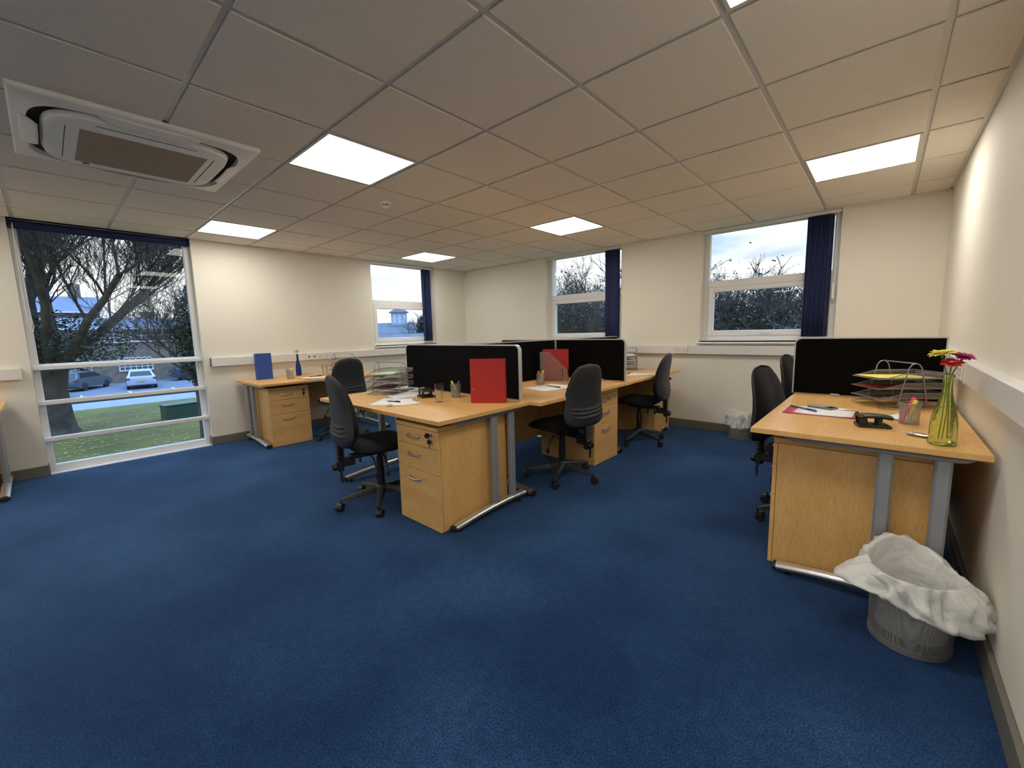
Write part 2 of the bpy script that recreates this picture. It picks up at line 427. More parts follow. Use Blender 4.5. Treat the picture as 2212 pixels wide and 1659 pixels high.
# ================================================================= WINDOWS
def frame_rect(b, P, u0, u1, z0, z1, w_, d0, d1, wt=None, wb=None, ch=0.004):
    """four bars of a frame; P maps (u, depth, z) to the room"""
    wt = w_ if wt is None else wt; wb = w_ if wb is None else wb
    def bx(a, c, e, g):
        p = P(a, d0, e); q = P(c, d1, g); b.box(p, q, ch)
    bx(u0, u0+w_, z0, z1); bx(u1-w_, u1, z0, z1); bx(u0+w_, u1-w_, z0, z0+wb); bx(u0+w_, u1-w_, z1-wt, z1)
def casement(n, P, u0, u1):
    """fixed light over a top-hung sash; handle at the bottom rail"""
    hld = holder('window_%d' % n)
    z0, z1 = 1.062, TZ-0.001
    b = MB(); frame_rect(b, P, u0, u1, z0, z1, 0.058, 0.10, 0.165, wt=0.03, wb=0.05)
    b.box(P(u0+0.058, 0.10, 1.672), P(u1-0.058, 0.165, 1.747), 0.004); b.build('window_frame', WHITE, hld, smooth=False)
    b = MB(); frame_rect(b, P, u0+0.06, u1-0.06, 1.114, 1.67, 0.056, 0.088, 0.15, wt=0.052, wb=0.062, ch=0.006); b.build('sash', WHITE, hld, smooth=False)
    MB().box(P(u0+0.058, 0.128, 1.747), P(u1-0.058, 0.134, z1-0.03)).build('upper_pane', PANE, hld, smooth=False)
    MB().box(P(u0+0.116, 0.118, 1.176), P(u1-0.116, 0.124, 1.618)).build('lower_pane', PANE, hld, smooth=False)
    uc = (u0+u1)/2
    b = MB(); b.box(P(uc-0.022, 0.080, 1.135), P(uc+0.022, 0.088, 1.156), 0.003); b.box(P(uc-0.012, 0.055, 1.140), P(uc+0.10, 0.068, 1.153), 0.004); b.box(P(uc-0.01, 0.062, 1.14), P(uc+0.01, 0.084, 1.153)); b.build('handle', WHITE, hld, smooth=False)
    b = MB(); b.box(P(u0-0.02, -0.055, 1.022), P(u1+0.02, 0.0, 1.046), 0.008); b.box(P(u0, 0.0, 1.046), P(u1, 0.10, 1.062)); b.build('window_sill', WHITE, hld, smooth=False)
    # plastered opening lining, white
    return hld
PL = lambda u, d, z: (-d, u, z)
PBk = lambda u, d, z: (u, d, z)
casement(2, PL, WN1[0], WN1[1]); casement(3, PBk, WN2[0], WN2[1]); casement(4, PBk, WN3[0], WN3[1])
hld = holder('window_1')
b = MB(); frame_rect(b, PL, BIG[0], BIG[1], 0.0, H, 0.05, 0.085, 0.15, wb=0.072, wt=0.05); b.box((-0.15, BIG[0]+0.05, 0.985), (-0.085, BIG[1]-0.05, 1.03), 0.003); b.build('window_frame', WHITE, hld, smooth=False)
MB().box((-0.122, BIG[0]+0.05, 1.03), (-0.116, BIG[1]-0.05, H-0.05)).build('upper_pane', PANE, hld, smooth=False)
MB().box((-0.122, BIG[0]+0.05, 0.072), (-0.116, BIG[1]-0.05, 0.985)).build('lower_pane', PANE, hld, smooth=False)
for z in (0.980, 0.655, 0.310):
    b = MB(); b.box((-0.075, BIG[0]+0.004, z-0.004), (-0.03, BIG[1]-0.004, z+0.038), 0.006)
    b.box((-0.08, BIG[0]+0.0005, z-0.06), (-0.01, BIG[0]+0.006, z+0.085), 0.002); b.box((-0.08, BIG[1]-0.006, z-0.06), (-0.01, BIG[1]-0.0005, z+0.085), 0.002)
    b.build('guard_rail', WHITE, hld, smooth=False)
MB().box((-0.085, BIG[0], 0.0), (-0.0, BIG[1], 0.006)).build('threshold', WHITE, hld, smooth=False)

# roller blind over the tall window
rb = thing('roller_blind', 'navy roller blind rolled up at the top of the tall left window', 'blind', (-0.045, (BIG[0]+BIG[1])/2, 2.272))
L2 = (BIG[1]-BIG[0])/2-0.004
MB().tube([(0, -L2+0.02, 0), (0, L2-0.02, 0)], 0.031, 20).build('fabric_roll', NAVY, rb)
for s_ in (-1, 1): MB().box((-0.04, s_*L2-0.0 if s_ < 0 else L2-0.012, -0.034), (0.036, -L2+0.012 if s_ < 0 else L2+0.0, 0.036), 0.003).build('end_bracket', NAVY, rb, smooth=False)
MB().box((-0.006, -L2+0.02, -0.042), (0.006, L2-0.02, -0.022), 0.003).build('bottom_bar', NAVY, rb, smooth=False)
MB().tube([(0.03, -L2+0.028, 0)] + [(0.032, -L2+0.026-0.004*math.sin(k*.3), -0.1*k) for k in range(1, 10)] + [(0.03, -L2+0.04, -0.99), (0.032, -L2+0.055, -0.9)] + [(0.032, -L2+0.05-0.0025*k, -0.1*(9-k)) for k in range(1, 9)] + [(0.03, -L2+0.03, -0.02)], 0.003, 6).build('pull_chain', WHITE, rb)

# vertical blinds, drawn to one side
def vert_blind(P, label, u0, u1, us, tilt, wv=0.087):
    hd = thing('vertical_blind', label, 'blind', P((u0+u1)/2, 0.045, 2.30), group='navy vertical blinds drawn open at the right of the windows')
    o = Vector(P((u0+u1)/2, 0.045, 2.30))
    def Q(u, d, z): return tuple(Vector(P(u, d, z)) - o)
    MB().box(Q(u0+0.004, 0.022, 2.278), Q(u1-0.004, 0.066, 2.309), 0.003).build('headrail', WHITE, hd, smooth=False)
    for k, u in enumerate(us):
        tk = tilt[k] if isinstance(tilt, (list, tuple)) else tilt
        du, dd = wv/2*math.cos(tk), wv/2*math.sin(tk)
        c = 0.048
        b = MB()
        def fn(a, v):
            s = (a-0.5)*2
            bow = 0.006*(1-s*s)
            return Q(u + du*s + bow*math.sin(tk), c + dd*s - bow*math.cos(tk), 1.098+(2.272-1.098)*v)
        b.grid(fn, 7, 5)
        g = b.build('vane', NAVY, hd)
        md = g.modifiers.new('thickness', 'SOLIDIFY'); md.thickness = 0.0012
        b = MB()
        p = Q(u-du, c-dd, 1.098); q = Q(u+du, c+dd, 1.083)
        b.tube([Q(u-du*.95, c-dd*.95, 1.09), Q(u+du*.95, c+dd*.95, 1.09)], 0.006, 6)
        b.build('bottom_weight', WHITE, g)
    return hd
VB1 = vert_blind(PBk, 'navy vertical blind drawn open at the right of the right-hand back window', WN3[0], WN3[1],
           [5.100+0.0145*k for k in range(13)], [1.18+0.05*math.sin(k*2.1) for k in range(13)])
vert_blind(PBk, 'navy vertical blind drawn open at the right of the middle back window', WN2[0], WN2[1],
           [2.868, 2.884, 2.90, 2.918, 2.945, 2.968, 2.99], [0.75, 0.9, 1.0, 1.0, 0.7, 0.6, 0.7])
VB3 = vert_blind(PL, 'navy vertical blind drawn open on the small left wall window', WN1[0], WN1[1],
           [-0.885, -0.872, -0.86, -0.80, -0.78], [1.3, 1.3, 1.3, 0.15, 0.12], wv=0.12)
p = (-0.02, -0.693); b = MB(); b.tube([(p[0], p[1], 2.28), (p[0]+0.004, p[1]-0.004, 1.8), (p[0]+0.006, p[1], 1.38), (p[0], p[1]-0.012, 1.36), (p[0]-0.004, p[1]-0.014, 1.6), (p[0], p[1]-0.01, 2.28)], 0.0028, 6)
o = b.build('pull_cord', WHITE, VB3); o.matrix_parent_inverse = Matrix.Translation(VB3.location).inverted()
wnd = MB(); wnd.tube([(5.318, 0.03, 2.28), (5.322, 0.034, 1.62)], 0.004, 8); wnd.box((5.306, 0.02, 1.46), (5.33, 0.042, 1.62), 0.006)
o = wnd.build('control_wand', WHITE, VB1); o.matrix_parent_inverse = Matrix.Translation(VB1.location).inverted()

# ================================================================= FURNITURE
TT = 0.73
def desk(label, loc, rz, Wd, D0, D1, frames=(True, True), wave=True, modesty=(0.2, 0.7)):
    """local: x along the width, y=0 back edge, +y towards the sitter; D0 depth at x=0, D1 at x=Wd"""
    d = thing('office_desk', label, 'desk', loc, rz)
    n = 28; front = []
    for k in range(n+1):
        u = k/n; s = min(1, max(0, (u-0.28)/0.42)); s = s*s*(3-2*s)
        front.append((u*Wd, D0+(D1-D0)*s))
    poly = [(0, 0)] + [(x, y) for x, y in front] + [(Wd, 0)]
    poly = poly[::-1]
    b = MB()
    ch = 0.0015; cx = Wd/2; cy = max(D0, D1)/2
    def sh(p, k): return (cx+(p[0]-cx)*(1-k/cx), cy+(p[1]-cy)*(1-k/cy))
    lv = [(TT-0.025, ch), (TT-0.025+ch, 0), (TT-ch, 0), (TT, ch)]
    vs = []
    for z, k in lv: vs += [(*sh(p, k), z) for p in poly]
    N = len(poly); fs = [tuple(range(N))[::-1], tuple(range(3*N, 4*N))]
    for L_ in range(3):
        for i in range(N): fs.append((L_*N+i, L_*N+(i+1) % N, (L_+1)*N+(i+1) % N, (L_+1)*N+i))
    b.add(vs, fs); b.build('desktop', wood('x'), d, angle=25)
    for side in (0, 1):
        if not frames[side]: continue
        De = (D0, D1)[side]
        x = 0.062 if side == 0 else Wd-0.062
        fr = MB()
        y0, y1 = 0.035, De-0.12
        fr.tube([(x, y0, 0.694), (x, y0+0.02, 0.690), (x, y0+0.04, 0.688), (x, y1-0.06, 0.688), (x, y1-0.02, 0.696), (x, y1, 0.702)], [0.006, 0.014, 0.017, 0.017, 0.012, 0.004], 10, sx=1.5)
        fo = fr.build('leg_frame', SILVER, d)
        out_ = -1 if side == 0 else 1
        for yc in (De-0.69+0.02, De-0.52+0.02) if De < 0.9 else (0.12, 0.285):
            p = MB(); p.box((x-0.019, yc-0.026, 0.045), (x+0.019, yc+0.026, 0.682), 0.008); p.build('post', SILVER, fo, smooth=False)
        r = MB(); ys_ = [0.02+(De-0.15)*k/14 for k in range(15)]
        ya = 0.18
        pts = []
        for yv in ys_:
            q = (yv-ya)/(De-0.15-ya) if yv > ya else (ya-yv)/0.5
            pts.append((x, yv, 0.062-0.030*q*q))
        r.tube(pts, 0.020, 14, sx=1.45)
        ro = r.build('foot_rail', CHROME, fo)
        c = MB()
        for yy, zz in ((pts[0][1], pts[0][2]), (pts[-1][1], pts[-1][2])):
            s_ = -1 if yy < 0.3 else 1
            c.tube([(x, yy-s_*0.002, zz), (x, yy+s_*0.010, zz-0.001), (x, yy+s_*0.014, zz-0.001)], [0.0205, 0.0205, 0.016], 14, sx=1.45)
            c.lathe([(0.008, 0.0), (0.016, 0.001), (0.016, 0.008), (0.006, 0.009), (0.006, zz)], 12, Matrix.Translation((x, yy-s_*0.05, 0)))
        c.build('foot', DARKP, fo)
    if modesty:
        b = MB(); b.box((0.085, 0.10, modesty[0]), (Wd-0.085, 0.118, modesty[1]), 0.001); b.build('modesty_panel', wood('x'), d, smooth=False)
    return d

def handle_mesh(wd=0.13):
    b = MB(); P = []
    for k in range(13):
        u = -1+2*k/12
        P.append((u*wd/2, 0.030*(1-u**4)*0.9+0.001, -0.008*(1-u*u)*1.0))
    b.tube(P, [0.0055 if 0 < k < 12 else 0.0065 for k in range(13)], 8, sx=0.8)
    return b
def pedestal(label, loc, rz, key=True, lock_right=True):
    """local: x -0.215..0.215, back at y=0, drawer faces at y=0.6 (towards +y)"""
    p = thing('drawer_pedestal', label, 'drawer unit', loc, rz, group='three drawer beech desk pedestals')
    wv = wood('z'); b = MB()
    for s in (-1, 1): b.box((s*0.215, 0, 0.004), (s*0.199, 0.58, 0.637), 0.001)
    b.box((-0.199, 0, 0.004), (0.199, 0.014, 0.637)); b.box((-0.199, 0.014, 0.01), (0.199, 0.575, 0.026))
    b.build('carcass', wv, p, smooth=False)
    MB().box((-0.215, 0, 0.639), (0.215, 0.60, 0.664), 0.0015).build('top_panel', wood('x'), p, smooth=False)
    sx = 1 if lock_right else -1
    for n_, (z0, z1) in enumerate(((0.527, 0.636), (0.367, 0.524), (0.004, 0.364))):
        d = MB().box((-0.215, 0.582, z0), (0.215, 0.60, z1), 0.0015).build('drawer', wood('x'), p, smooth=False)
        h = handle_mesh(); h.build('handle', CHROME, d, loc=(-0.025*sx, 0.60, z1-0.052 if n_ else z1-0.047))
        if n_ == 0:
            l = MB(); M_ = Matrix.Translation((0.155*sx, 0.60, z1-0.022)) @ Matrix.Rotation(-PI/2, 4, 'X')
            l.lathe([(0.011, 0), (0.011, 0.003), (0.007, 0.004)], 16, M_); l.build('lock', CHROME, d)
            if key:
                k = MB(); zc = z1-0.022
                k.tube([(0.155*sx, 0.602, zc), (0.155*sx, 0.616, zc)], 0.003, 8)
                k.lathe([(0.004, -0.004), (0.016, -0.004), (0.016, 0.004), (0.004, 0.004)], 14, Matrix.Translation((0.150*sx, 0.628, zc+0.002)) @ Matrix.Rotation(PI/2, 4, 'Y'))
                k.lathe([(0.004, -0.003), (0.014, -0.003), (0.014, 0.003), (0.004, 0.003)], 14, Matrix.Translation((0.152*sx, 0.616, zc-0.040)) @ Matrix.Rotation(PI/2, 4, 'X') @ Matrix.Rotation(0.3, 4, 'Y'))
                k.tube([(0.152*sx, 0.615, zc-0.008), (0.151*sx, 0.616, zc-0.03)], 0.0018, 6)
                k.box((0.150*sx-0.002, 0.613, zc-0.08), (0.150*sx+0.002, 0.616, zc-0.05))
                k.build('key', DARKP, d)
    return p

D = {}
D['A'] = desk('beech desk at the near end of the cluster, with the red file standing on it', (3.885, -2.915, 0), PI, 1.525, 0.815, 0.815)
D['B'] = desk('beech desk against the left wall, with the blue file and blue vase', (0.03, -2.2, 0), -PI/2, 1.5, 1.02, 0.84, modesty=(0.32, 0.7))
D['C'] = desk('beech desk in the middle of the cluster, with the mesh magazine rack', (3.12, -1.537, 0), -PI/2, 1.383, 0.865, 0.86, frames=(False, True))
D['D'] = desk('beech desk of the cluster nearest the back wall windows', (3.12, -0.28, 0), -PI/2, 1.25, 0.855, 0.855)
D['E'] = desk('beech desk of the cluster hidden behind the long near screen', (3.08, -2.93, 0), PI/2, 1.39, 0.78, 0.78)
D['F'] = desk('beech desk of the cluster at its far left, behind the screens', (3.08, -1.53, 0), PI/2, 1.25, 0.78, 0.78, frames=(False, True))
D['R'] = desk('beech desk against the right wall, with the green bottle of flowers', (6.05, -2.89, 0), PI/2, 1.355, 0.79, 0.79)
D['R2'] = desk('beech desk against the right wall, behind the black screen', (6.05, -1.525, 0), PI/2, 1.36, 0.79, 0.79, frames=(False, True))
D['G'] = desk('beech desk cut off at the left edge, left of the tall window', (0.03, -5.435, 0), -PI/2, 1.4, 0.80, 0.80)

pedestal('beech drawer pedestal with keys, nearest, under the red file desk', (3.56, -3.06, 0), PI, lock_right=False)
pedestal('beech drawer pedestal with keys under the left wall desk', (0.125, -3.375, 0), -PI/2, lock_right=False)
pedestal('beech drawer pedestal without keys, behind the middle chair', (3.25, -1.765, 0), -PI/2, key=False, lock_right=False)
pedestal('beech drawer pedestal with keys, next to the back wall', (3.215, -0.375, 0), -PI/2, lock_right=False)
pedestal('beech drawer pedestal side-on under the green bottle desk', (5.94, -2.545, 0), PI/2, key=False)
pedestal('beech drawer pedestal cut off at the left edge under the corner desk', (0.125, -5.76, 0), -PI/2, key=False)

# ---- desk screens
def screen(label, p0, p1, z0=0.732, z1=1.13, round_=(True, True), th=0.03):
    """upright panel from p0 to p1 (xy), rounded top corners where free"""
    v = Vector((p1[0]-p0[0], p1[1]-p0[1], 0)); L_ = v.length
    s = thing('desk_screen', label, 'desk screen', (p0[0], p0[1], 0), math.atan2(v.y, v.x), group='black fabric desk screens')
    def outline(k):
        r = 0.045; pts = [(k, z0+k*0.3), (L_-k, z0+k*0.3)]
        if round_[1]: pts += [(L_-k-(r-k)*(1-math.cos(a)) , z1-k-(r-k)*(1-math.sin(a))) for a in [i*PI/12 for i in range(0, 7)]]
        else: pts.append((L_-k, z1-k))
        if round_[0]: pts += [(k+(r-k)*(1-math.sin(a)), z1-k-(r-k)*(1-math.cos(a))) for a in [i*PI/12 for i in range(0, 7)]]
        else: pts.append((k, z1-k))
        return pts
    inner = outline(0.009); outer = outline(0.0)
    n = len(inner)
    b = MB(); hy = th/2
    vs = [(x, -hy-0.001, z) for x, z in inner] + [(x, hy+0.001, z) for x, z in inner]
    b.add(vs, [tuple(range(n)), tuple(range(n, 2*n))[::-1]] + [(i, n+i, n+(i+1) % n, (i+1) % n) for i in range(n)])
    b.build('fabric_panel', SCREENF, s, angle=30)
    b = MB()
    vs = [(x, -hy, z) for x, z in outer] + [(x, hy, z) for x, z in outer] + [(x, -hy, z) for x, z in inner] + [(x, hy, z) for x, z in inner]
    fs = []
    for i in range(n):
        j = (i+1) % n
        fs += [(i, j, n+j, n+i)[::-1], (i, 2*n+i, 2*n+j, j)[::-1], (n+i, n+j, 3*n+j, 3*n+i)[::-1]]
    b.add(vs, fs); b.build('edge_trim', PALESIL, s, angle=30)
    for x in (0.25, L_-0.25): MB().box((x-0.025, -hy-0.012, z0-0.002), (x+0.025, hy+0.012, z0+0.010), 0.002).build('clamp', PALESIL, s, smooth=False)
    return s
screen('black screen with pale trim behind the red file on the near desk', (2.39, -2.902), (3.79, -2.902))
screen('black screen crossing the cluster behind the mesh magazine rack chair', (3.125, -1.53), (3.92, -1.53), round_=(False, True))
screen('black screen along the cluster spine, directly left of the mesh magazine rack', (3.10, -2.88), (3.10, -1.548), round_=(False, False))
screen('black screen along the cluster spine nearest the back wall', (3.10, -1.51), (3.10, -0.14), round_=(False, True))
screen('black screen of the far left half of the cluster, only its top edge showing', (2.32, -1.53), (3.075, -1.53), round_=(True, False))
screen('black screen between the two desks at the right wall', (5.242, -1.53), (6.012, -1.53), round_=(True, False), th=0.034)

# ---- office chair
def make_chair():
    t = thing('office_chair', '', 'chair')
    # star base
    b = MB(); b.lathe([(0.0, 0.075), (0.038, 0.075), (0.046, 0.09), (0.044, 0.125), (0.030, 0.14), (0.0, 0.14)], 20, cap0=False, cap1=False)
    for k in range(5):
        a = 2*PI*k/5; M_ = Matrix.Rotation(a, 4, 'Z')
        n = 8; vs = []
        for i in range(n+1):
            u = i/n; r = 0.03+0.255*u; hw = 0.027-0.011*u; zt = 0.128-0.045*u**1.3; zb = 0.082-0.014*u + 0.0
            vs += [(r, -hw, zb), (r, hw, zb), (r, hw*0.95, zt-0.010), (r, hw*0.55, zt), (r, -hw*0.55, zt), (r, -hw*0.95, zt-0.010)]
        fs = []
        for i in range(n):
            for q in range(6): q2 = (q+1) % 6; fs.append((i*6+q, i*6+q2, (i+1)*6+q2, (i+1)*6+q))
        fs.append(tuple(n*6+q for q in range(6)))
        b.add(vs, fs, M_)
    base_ = b.build('star_base', GREYP, t)
    for k in range(5):
        a = 2*PI*k/5; M_ = Matrix.Rotation(a, 4, 'Z') @ Matrix.Translation((0.283, 0, 0)) @ Matrix.Rotation(0.7+1.9*k, 4, 'Z')
        c = MB(); c.tube([(0, 0, 0.05), (0, 0, 0.084)], 0.0065, 8, M_)
        for s in (-1, 1):
            Mw = M_ @ Matrix.Translation((0.014, s*0.013, 0.0255)) @ Matrix.Rotation(PI/2, 4, 'X')
            c.lathe([(0.0, -0.010), (0.021, -0.010), (0.0255, -0.006), (0.0255, 0.006), (0.021, 0.010), (0.0, 0.010)], 18, Mw, cap0=False, cap1=False)
        def hood(u, v):
            an = -0.2+u*(PI+0.2); r = 0.031
            return (0.014+r*math.cos(an), (v-0.5)*0.046*(0.75+0.25*math.sin(max(an, 0))), 0.0255+r*math.sin(an))
        c.grid(hood, 10, 5, M_)
        c.build('caster', DARKP, base_)
    g = MB(); g.lathe([(0.028, 0.135), (0.028, 0.27), (0.0245, 0.272), (0.0245, 0.345), (0.016, 0.347), (0.016, 0.40)], 18); g.build('gas_column', DARKP, t)
    # mechanism
    b = MB(); b.box((-0.085, -0.12, 0.388), (0.085, 0.10, 0.416), 0.008); b.box((-0.035, -0.21, 0.372), (0.035, -0.02, 0.402), 0.006)
    b.box((-0.028, -0.268, 0.33), (0.028, -0.18, 0.385), 0.006)
    mech = b.build('tilt_mechanism', DARKP, t)
    for s, yy, ln in ((1, -0.02, 0.14), (-1, -0.06, 0.15), (1, -0.10, 0.13)):
        l = MB(); l.tube([(s*0.07, yy, 0.395), (s*0.16, yy, 0.388), (s*0.205, yy-0.004, 0.345), (s*0.225, yy-0.006, 0.30)], [0.006, 0.006, 0.006, 0.005], 8)
        M_ = Matrix.Translation((s*0.228, yy-0.008, 0.285)) @ Matrix.Rotation(s*0.3, 4, 'Y')
        l.lathe([(0.004, 0.03), (0.014, 0.018), (0.019, 0.0), (0.017, -0.014), (0.008, -0.022)], 12, M_, fn=lambda a, z: 1-0.45*abs(math.sin(a)))
        l.build('lever', DARKP, mech)
    # back upright with bellows
    b = MB(); b.box((-0.030, -0.296, 0.300), (0.030, -0.258, 0.372), 0.006); b.tube([(0, -0.272, 0.35), (0, -0.272, 0.45), (0, -0.262, 0.52)], 0.016, 10, sx=1.5)
    for k in range(8):
        z = 0.374+0.0145*k; b.box((-0.034, -0.296, z), (0.034, -0.250, z+0.008), 0.003)
    up = b.build('back_upright', DARKP, t)
    k_ = MB(); k_.lathe([(0.010, 0.0), (0.026, 0.004), (0.029, 0.016), (0.022, 0.030), (0.0, 0.034)], 14, Matrix.Translation((0.0, -0.297, 0.335)) @ Matrix.Rotation(PI/2, 4, 'X') @ Matrix.Rotation(0.0, 4, 'Y'), cap1=False, fn=lambda a, z: 1+0.06*math.cos(6*a)); k_.build('knob', DARKP, up)
    l = MB(); l.tube([(0.022, -0.28, 0.31), (0.028, -0.28, 0.27), (0.028, -0.278, 0.225)], [0.008, 0.009, 0.007], 8); l.build('lever', DARKP, up)
    # seat
    def seat(top):
        b = MB(); nu, nv = 36, 9
        def fn(u, v):
            a = 2*PI*u
            ca, sa = math.cos(a), math.sin(a)
            e = 2/3.6
            x = math.copysign(abs(ca)**e, ca); y = math.copysign(abs(sa)**e, sa)
            hx = 0.235*(1-0.06*(y < 0)*abs(y)); hy = 0.225
            if top:
                r = 1-v; z = 0.445+0.052*(1-r**5)**0.5 if r < 1 else 0.445
                z -= 0.022*max(0, y*r-0.55)**1.0*2*(1 if y > 0 else 0) + 0.008*(1-r)**1*(math.exp(-((y*r+0.1)**2)*4))
                q = 1.0 if v < 0.001 else 1.0
            else:
                r = 1-v*0.97; z = 0.445-0.022*(1-r**4)**0.5
            return (x*hx*r, y*hy*r+0.015, z)
        vv = [0, 0.01, 0.03, 0.06, 0.11, 0.2, 0.35, 0.6, 1.0] if top else [0, .02, .06, .12, .2, .35, .5, .8, 1.0]
        return b.grid(lambda u, v: fn(u, vv[round(v*8)]), nu, nv, wrap=True)
    seat(True).build('seat', FABRIC, t, angle=80)
    seat(False).build('seat_shell', DARKP, t, angle=80)
    # backrest, two shells meeting at a seam
    Z0, Z1 = 0.472, 0.963
    def wid(v):
        s = 2*v-1
        rd = max(0.0, 1-abs(s)**(5.0 if s < 0 else 5.2))**(1/2.6)
        return (0.236-0.072*v)*rd
    def mid(v): return -0.232 + 0.018*math.sin(v*PI*0.9) - 0.105*max(0, v-0.15)**1.35*0.9 - 0.035*(1-v)**3
    def rear(u, v):
        s = 2*u-1; th = (0.062-0.036*v)*(max(0.0, 1-abs(2*v-1)**5))**0.6
        y = mid(v)-th*(max(0, 1-abs(s)**2.6))**0.55
        e_ = abs(s)/0.80
        vv = (v-0.135-0.045*max(0, e_)**3)/0.062                       # three padded rolls with creases between
        if 0 < vv < 3 and e_ < 1: y -= 0.019*(abs(math.sin(vv*PI))**0.5-0.62)*min(1, (1-e_)*5)
        # the shell wraps forward at the sides
        return (wid(v)*s, y-0.004*0, Z0+(Z1-Z0)*v)
    def front(u, v):
        s = 2*u-1; th = (0.082-0.048*v)*(max(0.0, 1-abs(2*v-1)**6))**0.5
        y = mid(v)+th*(max(0, 1-abs(s)**4))**0.5*(0.82+0.18*abs(s))
        return (wid(v)*0.965*s, y+0.004, Z0+0.008+(Z1-Z0-0.016)*v)
    MB().grid(rear, 29, 61).build('backrest_shell', VINYL, t, angle=80)
    MB().grid(front, 25, 41).build('backrest_cushion', FABRIC, t, angle=80)
    pp = [( wid(v)*s*0.985, mid(v)+0.004, Z0+(Z1-Z0)*v) for s, vs_ in ((-1, [k/40 for k in range(0, 41)]), (1, [k/40 for k in range(40, -1, -1)])) for v in vs_]
    MB().tube(pp, 0.005, 6, caps=False).build('piping', DARKP, t)
    return t
ch0 = make_chair()
used = [False]
def place_chair(x, y, face, label, z=0.0, spin=0.0):
    o = ch0 if not used[0] else copy_tree(ch0)
    used[0] = True
    o.location = (x, y, z); o.rotation_euler = (0, 0, math.atan2(face[1], face[0])-PI/2); o['label'] = label
    o['group'] = 'black operator chairs'
    for c in o.children:
        if c.name.startswith('star_base'): c.rotation_euler = (0, 0, spin)
    return o
def spin_for(face, d):          # turn the base so that one arm points along world direction d
    return math.atan2(d[1], d[0]) - (math.atan2(face[1], face[0])-PI/2)
def chair(x, y, face, d, label, z=0.0): return place_chair(x, y, face, label, z, spin_for(face, d))
chair(3.03, -3.62, (0.17, 0.985), (-0.30, -0.95), 'nearest black office chair, at the left of the near pedestal')
chair(0.85, -2.84, (-1.0, 0.04), (-0.05, -0.9), 'black office chair facing the left wall desk')
chair(3.775, -2.375, (-0.98, 0.17), (0.93, 0.05), 'black office chair at the middle desk, seen from behind')
chair(3.79, -0.94, (-0.99, -0.14), (0.9, -0.35), 'black office chair at the far desk of the cluster by the back wall')
chair(5.42, -2.09, (0.98, -0.2), (-0.82, 0.57), 'black office chair at the right wall desk, beside its left edge')
chair(5.37, -0.82, (0.99, -0.14), (-0.9, 0.4), 'black office chair farther back at the right wall, half behind the screen')

# ================================================================= DESK-TOP THINGS
def letter_tray(label, loc, rz, tiers=3, sheets=(), colours=None):
    """opening towards local -y; handle bar along x joins two side arches"""
    t = thing('letter_tray', label, 'letter tray', loc, rz)
    wr = mat('grey_wire', (0.33, 0.31, 0.30), 0.4, 0.6)
    hx, dy = 0.122, 0.170
    b = MB()
    for s in (-1, 1):
        x = s*(hx+0.006)
        P = [(x, -0.075, 0.006), (x, -0.062, 0.08), (x, -0.045, 0.17), (x, -0.032, 0.232), (x, -0.018, 0.252), (x, 0.0, 0.258), (x, 0.018, 0.252), (x, 0.032, 0.232), (x, 0.045, 0.17), (x, 0.062, 0.08), (x, 0.075, 0.006)]
        b.tube(P, 0.0034, 8)
        b.tube([(x-s*0.004, -0.165, 0.004), (x-s*0.02, -0.14, 0.014), (x-s*0.004, -0.07, 0.014), (x-s*0.004, 0.07, 0.014), (x-s*0.02, 0.14, 0.014), (x-s*0.004, 0.165, 0.004)], 0.003, 8)
    b.tube([(-hx-0.006, 0, 0.258), (hx+0.006, 0, 0.258)], 0.0033, 8)
    b.tube([(-hx, -0.075, 0.014), (hx, -0.075, 0.014)], 0.003, 6); b.tube([(-hx, 0.075, 0.014), (hx, 0.075, 0.014)], 0.003, 6)
    b.build('wire_frame', wr, t)
    for k in range(tiers):
        z = 0.052+0.057*k
        m_ = MB()
        m_.add([(-hx, -dy, z), (hx, -dy, z), (hx, dy, z), (-hx, dy, z)], [(0, 1, 2, 3)])
        hgt = 0.034
        for s in (-1, 1):
            m_.add([(s*hx, -dy+0.0, z), (s*hx, -dy+0.07, z), (s*hx, dy, z), (s*(hx+0.002), dy, z+hgt), (s*(hx+0.002), -dy+0.13, z+hgt)], [(0, 1, 4), (1, 2, 3, 4)])
        m_.add([(-hx, dy, z), (hx, dy, z), (hx, dy+0.004, z+hgt), (-hx, dy+0.004, z+hgt)], [(0, 1, 2, 3)])
        tr = m_.build('tray', WIRE, t, smooth=False)
        e = MB(); P = [(-hx, -dy, z)]
        P = [(-hx*0.45, -dy+0.0, z), (-hx, -dy, z), (-hx, -dy+0.03, z+0.004), (-hx-0.002, -dy+0.13, z+hgt), (-hx-0.002, dy, z+hgt), (hx+0.002, dy+0.002, z+hgt), (hx+0.002, -dy+0.13, z+hgt), (hx, -dy+0.03, z+0.004), (hx, -dy, z), (hx*0.45, -dy, z)]
        e.tube(P, 0.0024, 6); e.tube([(-hx, -dy, z), (hx, -dy, z)], 0.0028, 6); e.build('tray_rim', wr, tr)
        for xx in (-0.09, 0.09): pass
    return t
def tray_sheet(label, base_loc, rz, tier, col, name, sx=0.205, sy=0.297, shift=0.0, th=0.002):
    z = base_loc[2]+0.052+0.057*tier+0.0035
    b = MB()
    b.grid(lambda u, v: ((u-0.5)*sx, (v-0.5)*sy+shift, 0.0012*math.sin(u*7+tier)+0.003*(1-v)**3), 9, 9, None)
    o = b.build('paper_sheet', mat(name, col, 0.7)); o.location = (base_loc[0], base_loc[1], z); o.rotation_euler = (0, 0, rz)
    md = o.modifiers.new('thickness', 'SOLIDIFY'); md.thickness = th; md.offset = 1
    return tag(o, label, 'paper')
TA = (2.594, -3.222, TT); ra = 0.449
